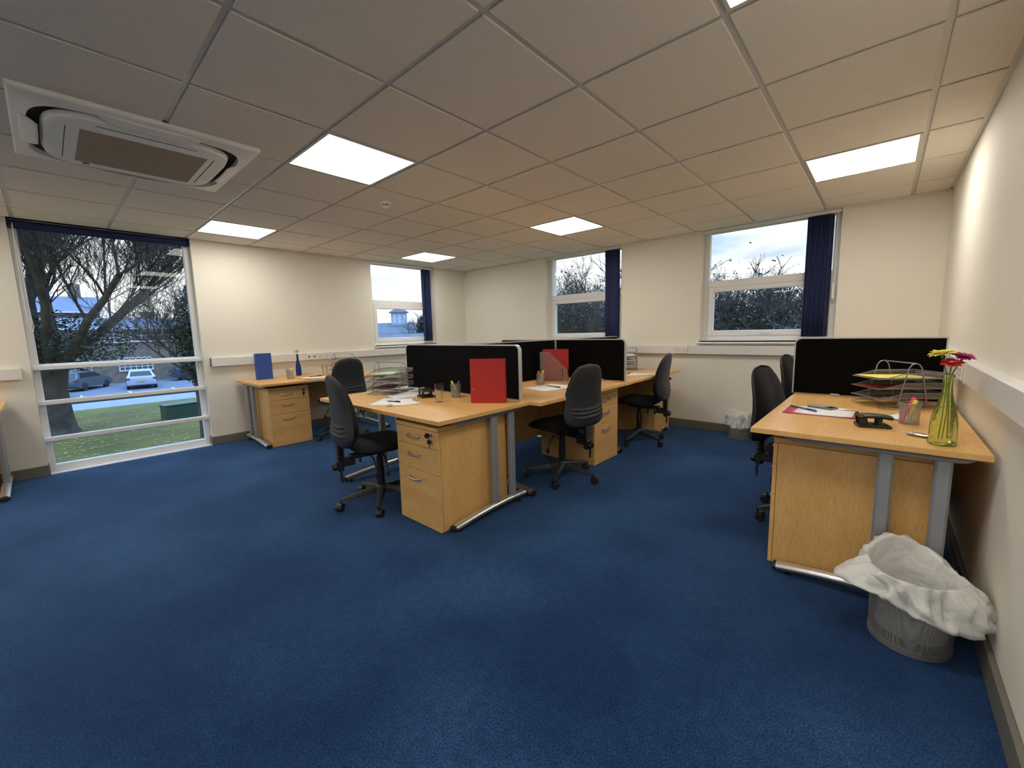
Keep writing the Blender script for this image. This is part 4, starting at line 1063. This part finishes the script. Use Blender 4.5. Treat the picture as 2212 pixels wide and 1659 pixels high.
o2 = rsq(0.425, 5, N_); i1 = rsq(0.380, 5, N_); i0 = rsq(0.366, 5, N_)
b = MB(); ring(b, sq_o, TZ, sq_o, TZ-0.018); ring(b, sq_o, TZ-0.018, [(x*0.985, y*0.985) for x, y in sq_o], TZ-0.024); ring(b, [(x*0.985, y*0.985) for x, y in sq_o], TZ-0.024, o2, TZ-0.034)
ring(b, o2, TZ-0.034, [(x*0.995, y*0.995) for x, y in o2], TZ-0.006)
b.build('fascia', ACW, ac, angle=30)
b = MB(); ring(b, [(x*0.999, y*0.999) for x, y in o2], TZ-0.0065, i0, TZ-0.0065); b.build('air_slot', ACD, ac, angle=30)
b = MB(); ring(b, i0, TZ-0.0065, i1, TZ-0.02); ring(b, i1, TZ-0.02, [(x*0.975, y*0.975) for x, y in i1], TZ-0.044); ring(b, [(x*0.975, y*0.975) for x, y in i1], TZ-0.044, [(x*0.93, y*0.93) for x, y in i1], TZ-0.047)
b.add([(x*0.93, y*0.93, TZ-0.047) for x, y in i1], [tuple(range(N_))[::-1]])
b.build('inner_panel', ACW, ac, angle=30)
b = MB(); 
for s in (-1, 1): b.box((-0.26, s*0.300-0.0015, TZ-0.0485), (0.24, s*0.300+0.0015, TZ-0.0468)); 
b.box((0.32, -0.20, TZ-0.0485), (0.324, 0.20, TZ-0.0468))
b.build('panel_groove', ACD, ac, smooth=False)
GR = mat('tan_filter_grille', (0.42, 0.34, 0.25), 0.8, noise_amt=0.25, noise_scale=150)
b = MB(); b.box((-0.285, -0.25, TZ-0.049), (0.235, 0.268, TZ-0.0465)); b.build('intake_grille', GR, ac, smooth=False)
b = MB(); b.box((-0.315, -0.22, TZ-0.0495), (-0.300, -0.19, TZ-0.0465)); b.build('sensor', ACD, ac, smooth=False)
for k in range(4):
    M_ = Matrix.Rotation(k*PI/2, 4, 'Z'); ln = 0.205
    b = MB()
    def fn(u, v):
        s = 2*u-1; x = 0.388+0.062*v; y = s*(ln+0.0*v)
        y = s*(ln-0.06*(1-v)**2 - 0.03*max(0, v-0.75)*4*0)
        return (x, y, TZ-0.047+0.020*v+0.010*math.sin(v*PI)*0-0.006*(1-s*s))
    b.grid(fn, 21, 6, M_); o = b.build('louvre', ACW, ac, angle=80); md = o.modifiers.new('thickness', 'SOLIDIFY'); md.thickness = 0.004
# smoke detector
sd = thing('smoke_detector', 'round white smoke detector on the ceiling', 'smoke detector', (2.57, -3.150, TZ))
MB().lathe([(0.0, 0), (0.052, 0), (0.053, -0.012), (0.046, -0.020), (0.040, -0.022), (0, -0.022)], 32, cap0=False, cap1=False).build('base', WHITE, sd)
b = MB()
for k in range(8): 
    a = 2*PI*k/8; b.box((-0.003, 0.024, -0.036), (0.003, 0.032, -0.021), 0, Matrix.Rotation(a, 4, 'Z'))
b.lathe([(0.0, -0.034), (0.034, -0.034), (0.035, -0.037), (0.026, -0.046), (0.0, -0.049)], 28, cap0=False, cap1=False)
b.build('sensor_head', WHITE, sd); MB().lathe([(0.022, -0.022), (0.022, -0.034)], 20, cap0=False, cap1=False).build('sensing_chamber', DARKP, sd)

# ================================================================= OUTSIDE
GZ = -2.5
GRASS = mat('lawn_grass', (0.12, 0.115, 0.012), 0.9, noise_scale=0.55, col2=(0.07, 0.078, 0.009), bump=0.8, bump_scale=30, lo=0.4, hi=0.6)
TARMAC = mat('tarmac', (0.13, 0.15, 0.19), 0.85, noise_amt=0.25, noise_scale=2.0)
KERB = mat('kerb_stone', (0.30, 0.31, 0.33), 0.8)
o = MB().box((-27.0, -45, GZ-0.3), (45, 60, GZ)).build('lawn', GRASS, smooth=False); struct(o)
o = MB().box((-31.0, -45, GZ-0.3), (-27.0, 60, GZ-0.04)).build('road', mat('road_surface', (0.24, 0.27, 0.34), 0.8, noise_amt=0.15, noise_scale=3), smooth=False); struct(o)
o = MB().box((-90, -60, GZ-0.3), (-31.6, 60, GZ-0.02)).build('car_park', TARMAC, smooth=False); struct(o)
o = MB().box((-31.6, -45, GZ-0.3), (-31.0, 60, GZ+0.12)).build('verge_kerb', mat('dark_hedge_line', (0.035, 0.05, 0.03), 0.9, noise_amt=0.4, noise_scale=4), smooth=False); struct(o)
o = MB().box((-60, 60, GZ-0.3), (60, 61, GZ+0.5)).build('far_ground', GRASS, smooth=False); struct(o)
b = MB()
for k in range(14): b.box((-36.0, -14+2.5*k, GZ-0.021), (-33.2, -13.88+2.5*k, GZ-0.012))
o = b.build('parking_bay_lines', mat('white_line_paint', (0.6, 0.62, 0.66), 0.7), smooth=False); struct(o)

# fallen leaves on the lawn
random.seed(5)
b = MB()
def leaf(b, p, s, M_=None):
    a = random.uniform(0, 2*PI); tx, ty = random.uniform(-0.9, 0.9), random.uniform(-0.9, 0.9)
    R_ = Matrix.Translation(p) @ Matrix.Rotation(a, 4, 'Z') @ Matrix.Rotation(tx, 4, 'X') @ Matrix.Rotation(ty, 4, 'Y')
    b.add([(-s, 0, 0), (-s*0.1, -s*0.55, s*0.1), (s, 0, 0), (-s*0.1, s*0.55, s*0.1)], [(0, 1, 2, 3)], R_)
for k in range(1400):
    x = random.uniform(-24, -9); y = random.gauss(-3.2, 2.6) if random.random() < 0.7 else random.uniform(-9, 3)
    a = random.uniform(0, PI); s = random.uniform(0.05, 0.11)
    c_, s_ = math.cos(a)*s, math.sin(a)*s
    b.add([(x-c_, y-s_, GZ+0.01), (x+s_*0.5, y-c_*0.5, GZ+0.02), (x+c_, y+s_, GZ+0.012), (x-s_*0.5, y+c_*0.5, GZ+0.03)], [(0, 1, 2, 3)])
o = b.build('fallen_leaves', mat('dry_leaf', (0.38, 0.27, 0.13), 0.8, noise_scale=0.7, col2=(0.22, 0.12, 0.06)), smooth=False)
o['kind'] = 'stuff'; tag(o, 'dry brown leaves scattered over the lawn outside the tall window', 'leaves')

BARK = mat('grey_bark', (0.075, 0.068, 0.060), 0.9, noise_amt=0.5, noise_scale=3, bump=0.8, bump_scale=12)
IVYG = mat('ivy_leaf', (0.035, 0.062, 0.038), 0.6, noise_scale=0.8, col2=(0.016, 0.030, 0.022))
AUT = mat('autumn_leaf', (0.50, 0.29, 0.06), 0.7, noise_scale=0.9, col2=(0.34, 0.14, 0.04))
def tree(label, base, seed, trunk_r, trunk_h, limbs, limb_len, depth=4, spread=0.9, leaves=None, lean=(0, 0), twig=0.012, kids=3, up=0.35, name='bare_tree', ivy=None, group=None, bark=BARK, el=(0.45, 1.25)):
    rnd = random.Random(seed)
    t_ = thing(name, label, 'tree', base, group=group)
    b = MB(); tips = []
    def branch(p, d, L_, r, lvl):
        n = 4 if lvl < 2 else 3
        pts = [p]; rs = [r]; q = p.copy(); dd = d.copy()
        for i in range(n):
            dd = (dd + Vector((rnd.uniform(-1, 1), rnd.uniform(-1, 1), rnd.uniform(-0.6, 1)*up))*0.20).normalized()
            q = q + dd*(L_/n); pts.append(q.copy()); rs.append(max(twig*0.6, r*(1-0.55*(i+1)/n)))
            if lvl >= 1: tips.append((q.copy(), lvl))
            if lvl < depth and i >= (0 if lvl else 1):
                for c in range(kids if i == n-1 else max(1, kids-1)):
                    ax = Vector((rnd.uniform(-1, 1), rnd.uniform(-1, 1), rnd.uniform(-0.5, 0.8))).normalized()
                    nd = (dd*0.75+ax*spread*0.8+Vector((0, 0, up*0.3))).normalized()
                    branch(q.copy(), nd, L_*rnd.uniform(0.48, 0.70), max(twig, rs[-1]*rnd.uniform(0.36, 0.6)), lvl+1)
        b.tube([tuple(x) for x in pts], rs, 8 if lvl == 0 else (5 if lvl == 1 else 3), caps=False)
    tz = Vector((lean[0], lean[1], trunk_h))
    b.lathe([(trunk_r*1.25, 0), (trunk_r*1.05, 0.25), (trunk_r*0.92, 0.8), (trunk_r*0.88, trunk_h*0.6), (trunk_r*1.05, trunk_h), (trunk_r*0.5, trunk_h*1.15)], 18, Matrix.Shear('XY', 4, (lean[0]/trunk_h, lean[1]/trunk_h)), cap1=True, fn=lambda a, z: 1+0.09*math.sin(5*a+z*2)+0.05*math.sin(9*a-z*3))
    for k in range(limbs):
        a = 2*PI*(k+rnd.uniform(-0.3, 0.3))/limbs; el_ = rnd.uniform(*el)
        d = Vector((math.cos(a)*math.cos(el_), math.sin(a)*math.cos(el_), math.sin(el_)))
        branch(tz*0.92+Vector((math.cos(a), math.sin(a), 0))*trunk_r*0.5, d, limb_len*rnd.uniform(0.8, 1.1), trunk_r*rnd.uniform(0.3, 0.48), 0)
    b.build('trunk_and_branches', bark, t_, angle=60)
    if leaves:
        n, size, m_, zlo, zhi, jit = leaves
        f = MB(); cand = [p for p, l in tips if zlo < p.z < zhi and l >= 2] or [p for p, l in tips]
        for k in range(n):
            p = rnd.choice(cand) + Vector((rnd.gauss(0, jit), rnd.gauss(0, jit), rnd.gauss(0, jit)))
            s = size*rnd.uniform(0.6, 1.3)
            random.seed(rnd.random()); leaf(f, p, s)
        f.build('leaves', m_, t_, smooth=False)
    if ivy:
        n, size, ctr, rad = ivy; f = MB()
        for k in range(n):
            v_ = Vector((rnd.gauss(0, 1), rnd.gauss(0, 1), rnd.gauss(0, 1))).normalized()*(rnd.random()**0.5)
            random.seed(rnd.random())
            leaf(f, Vector((ctr[0]+v_.x*rad[0], ctr[1]+v_.y*rad[1], ctr[2]+v_.z*rad[2])), size*rnd.uniform(0.6, 1.3))
        f.build('ivy', IVYG, t_, smooth=False)
    return t_
tree('large bare spreading tree with thick trunk on the lawn outside the tall window', (-19.3, -5.15, GZ), 11, 0.47, 2.9, 9, 5.2, depth=4, spread=0.66, leaves=(1100, 0.12, AUT, 2.0, 5.0, 0.35), kids=3, up=0.45, twig=0.0085,
     name='large_tree', ivy=(6500, 0.075, (-0.2, -0.2, 3.7), (2.2, 3.2, 1.35)), el=(0.55, 1.40))
tree('ivy-clad tree at the right edge of the tall window view', (-12.6, -1.62, GZ), 23, 0.16, 2.6, 6, 1.7, depth=3, spread=0.9, kids=3, twig=0.007, name='ivy_tree', ivy=(6500, 0.065, (0, 0.15, 3.7), (0.6, 0.75, 2.0)))
tree('dark evergreen with bare twigs near the roofs seen through the small window', (-36.0, 25.4, GZ), 37, 0.18, 2.4, 5, 2.2, depth=3, spread=0.8, kids=2, twig=0.02, ivy=(1500, 0.16, (0, 0.2, 4.3), (0.95, 0.95, 1.7)))
far = [(-6.6, 11.5, 41, 4.1), (-4.4, 12.5, 43, 4.3), (-2.2, 11.0, 47, 4.2), (-0.2, 13.2, 53, 4.3), (1.6, 11.6, 59, 3.8), (3.0, 12.6, 61, 4.0), (4.2, 10.8, 67, 3.9), (5.6, 12.4, 71, 4.1), (7.2, 11.8, 73, 4.2)]
names_ = ['first from the left', 'second from the left', 'third from the left', 'between the two back windows, left', 'between the two back windows, right', 'at the left of the right-hand window', 'in the middle of the right-hand window', 'behind the right-hand blind', 'farthest right']
for (x, y, sd_, hh), nm in zip(far, names_):
    tree('dark twiggy tree beyond the back wall windows, ' + nm, (x, y, GZ), sd_, 0.14, 2.0, 7, 2.7 if x < -1 else 1.9, depth=3, spread=0.95, kids=3, twig=0.012, name='hedgerow_tree', group='trees beyond the back windows', leaves=(1200, 0.06, AUT if sd_ in (53, 61) else IVYG, 0.5, 7, 0.3),
         ivy=(8000, 0.085, (0, 0, 2.7), (1.5, 1.0, hh-2.0)))
# buildings
BRICK = mat('pale_brick', (0.20, 0.175, 0.145), 0.9, noise_amt=0.35, noise_scale=2.5); SLATE = mat('slate_roof', (0.13, 0.16, 0.24), 0.7, noise_amt=0.25, noise_scale=2)
WNDW = mat('white_house_frame', (0.62, 0.66, 0.74), 0.5); DG = mat('dark_house_glass', (0.06, 0.075, 0.10), 0.15)
def house(label, x, y0, y1, depth_, z_e, z_r, wins, name='house', axis='x', base_z=GZ, chim=()):
    h = thing(name, label, 'building', (x, (y0+y1)/2, base_z))
    hy = (y1-y0)/2; ze = z_e-base_z; zr = z_r-base_z
    MB().box((-depth_, -hy, 0), (0, hy, ze)).build('wall', BRICK, h, smooth=False)
    b = MB(); o_ = 0.35
    b.add([(o_, -hy-o_, ze-0.05), (o_, hy+o_, ze-0.05), (-depth_-o_, hy+o_, ze-0.05), (-depth_-o_, -hy-o_, ze-0.05), (-depth_/2, -hy-o_, zr), (-depth_/2, hy+o_, zr)], [(0, 1, 5, 4), (2, 3, 4, 5), (0, 4, 3), (1, 2, 5), (0, 3, 2, 1)])
    b.build('roof', SLATE, h, smooth=False)
    MB().box((o_-0.02, -hy-o_, ze-0.20), (o_+0.06, hy+o_, ze-0.04)).build('gutter', WNDW, h, smooth=False)
    for yc, zb, zt, wd, nx, nz in wins:
        yc -= (y0+y1)/2; zb -= base_z; zt -= base_z
        f = MB(); f.box((0.0, yc-wd/2, zb), (0.06, yc-wd/2+0.09, zt)); f.box((0, yc+wd/2-0.09, zb), (0.06, yc+wd/2, zt)); f.box((0, yc-wd/2, zb-0.1), (0.12, yc+wd/2, zb)); f.box((0, yc-wd/2, zt-0.09), (0.06, yc+wd/2, zt))
        for k in range(1, nx): f.box((0, yc-wd/2+wd*k/nx-0.03, zb), (0.06, yc-wd/2+wd*k/nx+0.03, zt))
        for k in range(1, nz): f.box((0, yc-wd/2, zb+(zt-zb)*k/nz-0.03), (0.06, yc+wd/2, zb+(zt-zb)*k/nz+0.03))
        fo_ = f.build('window', WNDW, h, smooth=False)
        MB().box((0.0, yc-wd/2+0.05, zb), (0.02, yc+wd/2-0.05, zt-0.05)).build('pane', DG, fo_, smooth=False)
    for yc, zt in chim: MB().box((-depth_/2-0.5, yc-(y0+y1)/2-0.5, ze), (-depth_/2+0.3, yc-(y0+y1)/2+0.5, zt-base_z)).build('chimney', BRICK, h, smooth=False)
    return h
X0 = -46.0
house('long brick building with slate roof and white windows across the car park', X0, -8.0, 14.0, 9, 2.45, 3.45,
      [(1.6, 1.2, 2.2, 3.1, 4, 2), (6.2, 1.2, 2.2, 2.4, 3, 2), (-1.7, 1.15, 2.2, 2.6, 4, 3), (0.2, -1.45, -0.3, 2.4, 6, 4), (6.0, -1.45, -0.3, 2.2, 6, 4), (-3.8, -1.45, -0.3, 2.2, 5, 4), (-5.5, 1.15, 2.2, 2.2, 3, 2), (10.5, 1.2, 2.2, 2.4, 3, 2)], chim=((2.0, 4.1),))
house('taller brick building with blue slate roof behind the large tree', -57.0, -26.0, -1.0, 9, 4.4, 6.2,
      [(-6.0, 1.6, 3.0, 1.8, 3, 3), (-10.0, 1.6, 3.0, 1.8, 3, 3), (-14.0, 1.6, 3.0, 1.8, 3, 3), (-6.0, -1.4, 0.2, 1.8, 3, 3), (-10.0, -1.4, 0.2, 1.8, 3, 3), (-14, -1.4, 0.2, 1.8, 3, 3)], name='tall_building', chim=((-8.0, 7.6), (-2.5, 7.6)))
BL = mat('bluish_slate', (0.10, 0.115, 0.14), 0.7, noise_amt=0.3, noise_scale=1.2)
h2 = thing('terrace_building', 'grey slate-roofed building with a small cupola seen through the small left window', 'building', (-52.0, 33.0, GZ), -0.57+PI/2*0)
MB().box((-5, -16, 0), (5, 12, 3.9)).build('wall', BRICK, h2, smooth=False)
b = MB(); b.add([(5.4, -16.4, 3.8), (5.4, 12.4, 3.8), (-5.4, 12.4, 3.8), (-5.4, -16.4, 3.8), (0, -13, 5.5), (0, 9, 5.5)], [(0, 1, 5, 4), (2, 3, 4, 5), (0, 4, 3), (1, 2, 5), (0, 3, 2, 1)]); b.build('roof', BL, h2, smooth=False)
cu = MB(); cu.box((-1.1, -1.5, 5.0), (1.1, 0.9, 7.1)); cub = cu.build('cupola', mat('pale_blue_paint', (0.30, 0.40, 0.55), 0.6), h2, smooth=False)
cu = MB(); cu.add([(-1.4, -1.8, 7.1), (1.4, -1.8, 7.1), (1.4, 1.2, 7.1), (-1.4, 1.2, 7.1), (0, -0.3, 8.1)], [(0, 1, 4), (1, 2, 4), (2, 3, 4), (3, 0, 4), (0, 3, 2, 1)]); cu.tube([(0, -0.3, 8.0), (0, -0.3, 9.0)], 0.07, 6); cu.build('cupola_roof', BL, cub, smooth=False)
cu = MB()
for k in range(3): cu.box((1.1, -1.25+0.75*k, 5.4), (1.14, -0.75+0.75*k, 6.8))
cu.build('cupola_window', mat('pale_cupola_glass', (0.45, 0.55, 0.7), 0.3), cub, smooth=False)
for yy in (-5.6, 5.0): MB().box((-0.6, yy-0.7, 4.5), (0.6, yy+0.7, 6.4)).build('chimney', BRICK, h2, smooth=False)
h3 = thing('low_flat_building', 'low pale building in front of the cupola building', 'building', (-33.5, 19.0, GZ), -0.6)
MB().box((-3, -6, 0), (3, 4.4, 2.6)).build('wall', mat('bluish_render', (0.19, 0.19, 0.19), 0.8, noise_amt=0.25, noise_scale=1), h3, smooth=False)
b = MB(); b.add([(3.3, -6.3, 2.55), (3.3, 4.7, 2.55), (-3.3, 4.7, 2.55), (-3.3, -6.3, 2.55), (0, -6.3, 3.75), (0, 4.7, 3.75)], [(0, 1, 5, 4), (2, 3, 4, 5), (0, 4, 3), (1, 2, 5), (0, 3, 2, 1)]); b.build('roof', BL, h3, smooth=False)

# cars
def car(label, loc, rz, paint):
    c = thing('parked_car', label, 'car', loc, rz)                 # nose towards +x
    prof = [(-2.1, 0.35), (-2.15, 0.75), (-2.05, 0.98), (-1.75, 1.02), (1.0, 0.98), (1.75, 0.86), (2.1, 0.66), (2.12, 0.35), (1.7, 0.24), (-1.8, 0.24)]
    def ext(pr, hw, tp=1.0, zc=0.0, zt=1.0):
        b_ = MB(); n = len(pr); vs = []
        for s in (-1, 1):
            for x, z in pr:
                k = 1-(1-tp)*max(0, (z-zc)/(zt-zc)); vs.append((x, s*hw*k, z))
        b_.add(vs, [tuple(range(n)), tuple(range(n, 2*n))[::-1]]+[(i, n+i, n+(i+1) % n, (i+1) % n) for i in range(n)]); return b_
    ext(prof, 0.88, 0.94, 0.5, 1.0).build('body', paint, c, angle=35)
    cab = [(-1.9, 0.98), (-1.55, 1.40), (-1.2, 1.47), (0.1, 1.46), (0.45, 1.38), (1.15, 0.96)]
    ext(cab, 0.80, 0.78, 0.98, 1.47).build('cabin', paint, c, angle=35)
    g = MB()
    g.add([(-1.885, -0.66, 1.03), (-1.885, 0.66, 1.03), (-1.60, 0.56, 1.37), (-1.60, -0.56, 1.37)], [(0, 3, 2, 1)])
    g.add([(1.10, -0.66, 1.01), (1.10, 0.66, 1.01), (0.52, 0.58, 1.37), (0.52, -0.58, 1.37)], [(0, 1, 2, 3)])
    for s in (-1, 1): g.add([(-1.55, s*0.81, 1.03), (0.95, s*0.81, 1.03), (0.35, s*0.67, 1.36), (-1.35, s*0.67, 1.38)], [(0, 1, 2, 3)])
    g.build('windows', mat('car_glass', (0.02, 0.025, 0.03), 0.1), c, smooth=False)
    for s in (-1, 1):
        MB().box((-2.15, s*0.78-0.13, 0.72), (-2.05, s*0.78+0.1, 0.88), 0.02).build('tail_light', mat('tail_light_red', (0.12, 0.02, 0.05), 0.3), c, smooth=False)
        MB().box((1.98, s*0.68-0.15, 0.62), (2.09, s*0.68+0.12, 0.76), 0.02).build('headlight', mat('headlight_glass', (0.5, 0.55, 0.6), 0.15), c, smooth=False)
        for x in (-1.3, 1.35):
            MB().lathe([(0.0, -0.1), (0.24, -0.11), (0.32, -0.09), (0.32, 0.09), (0.24, 0.11), (0.0, 0.1)], 20, Matrix.Translation((x, s*0.80, 0.32)) @ Matrix.Rotation(PI/2, 4, 'X'), cap0=False, cap1=False).build('wheel', mat('tyre', (0.02, 0.02, 0.022), 0.7), c)
    MB().box((-2.165, -0.26, 0.60), (-2.14, 0.26, 0.72)).build('number_plate', mat('plate_yellow', (0.45, 0.42, 0.2), 0.5), c, smooth=False)
    return c
car('pale silver-blue car parked with its rear towards the tall window', (-39.0, -0.35, GZ-0.02), PI-0.1, mat('silver_blue_paint', (0.42, 0.48, 0.66), 0.3, 0.3))
car('dark car parked sideways by the brick building', (-43.2, 4.3, GZ-0.02), PI/2, mat('dark_car_paint', (0.03, 0.05, 0.09), 0.25, 0.3))
car('white-fronted car half behind the large tree trunk', (-36.6, -5.6, GZ-0.02), 0.1, mat('pale_car_paint', (0.45, 0.52, 0.58), 0.3, 0.2))
car('dark car in the row left of the silver-blue car', (-41.5, -3.6, GZ-0.02), 2.6, mat('slate_car_paint', (0.10, 0.13, 0.16), 0.3, 0.3))
# green cabinet on the lawn
gb = thing('utility_cabinet', 'low dark green metal cabinet on the lawn outside the tall window', 'cabinet', (-19.25, -1.25, GZ), 0.15)
MB().box((-0.4, -0.62, 0), (0.4, 0.62, 0.66), 0.02).build('case', mat('dark_green_paint', (0.015, 0.05, 0.04), 0.5), gb, smooth=False)
MB().box((-0.45, -0.67, 0.66), (0.45, 0.67, 0.72), 0.02).build('lid', mat('green_lid_paint', (0.05, 0.10, 0.10), 0.5), gb, smooth=False)
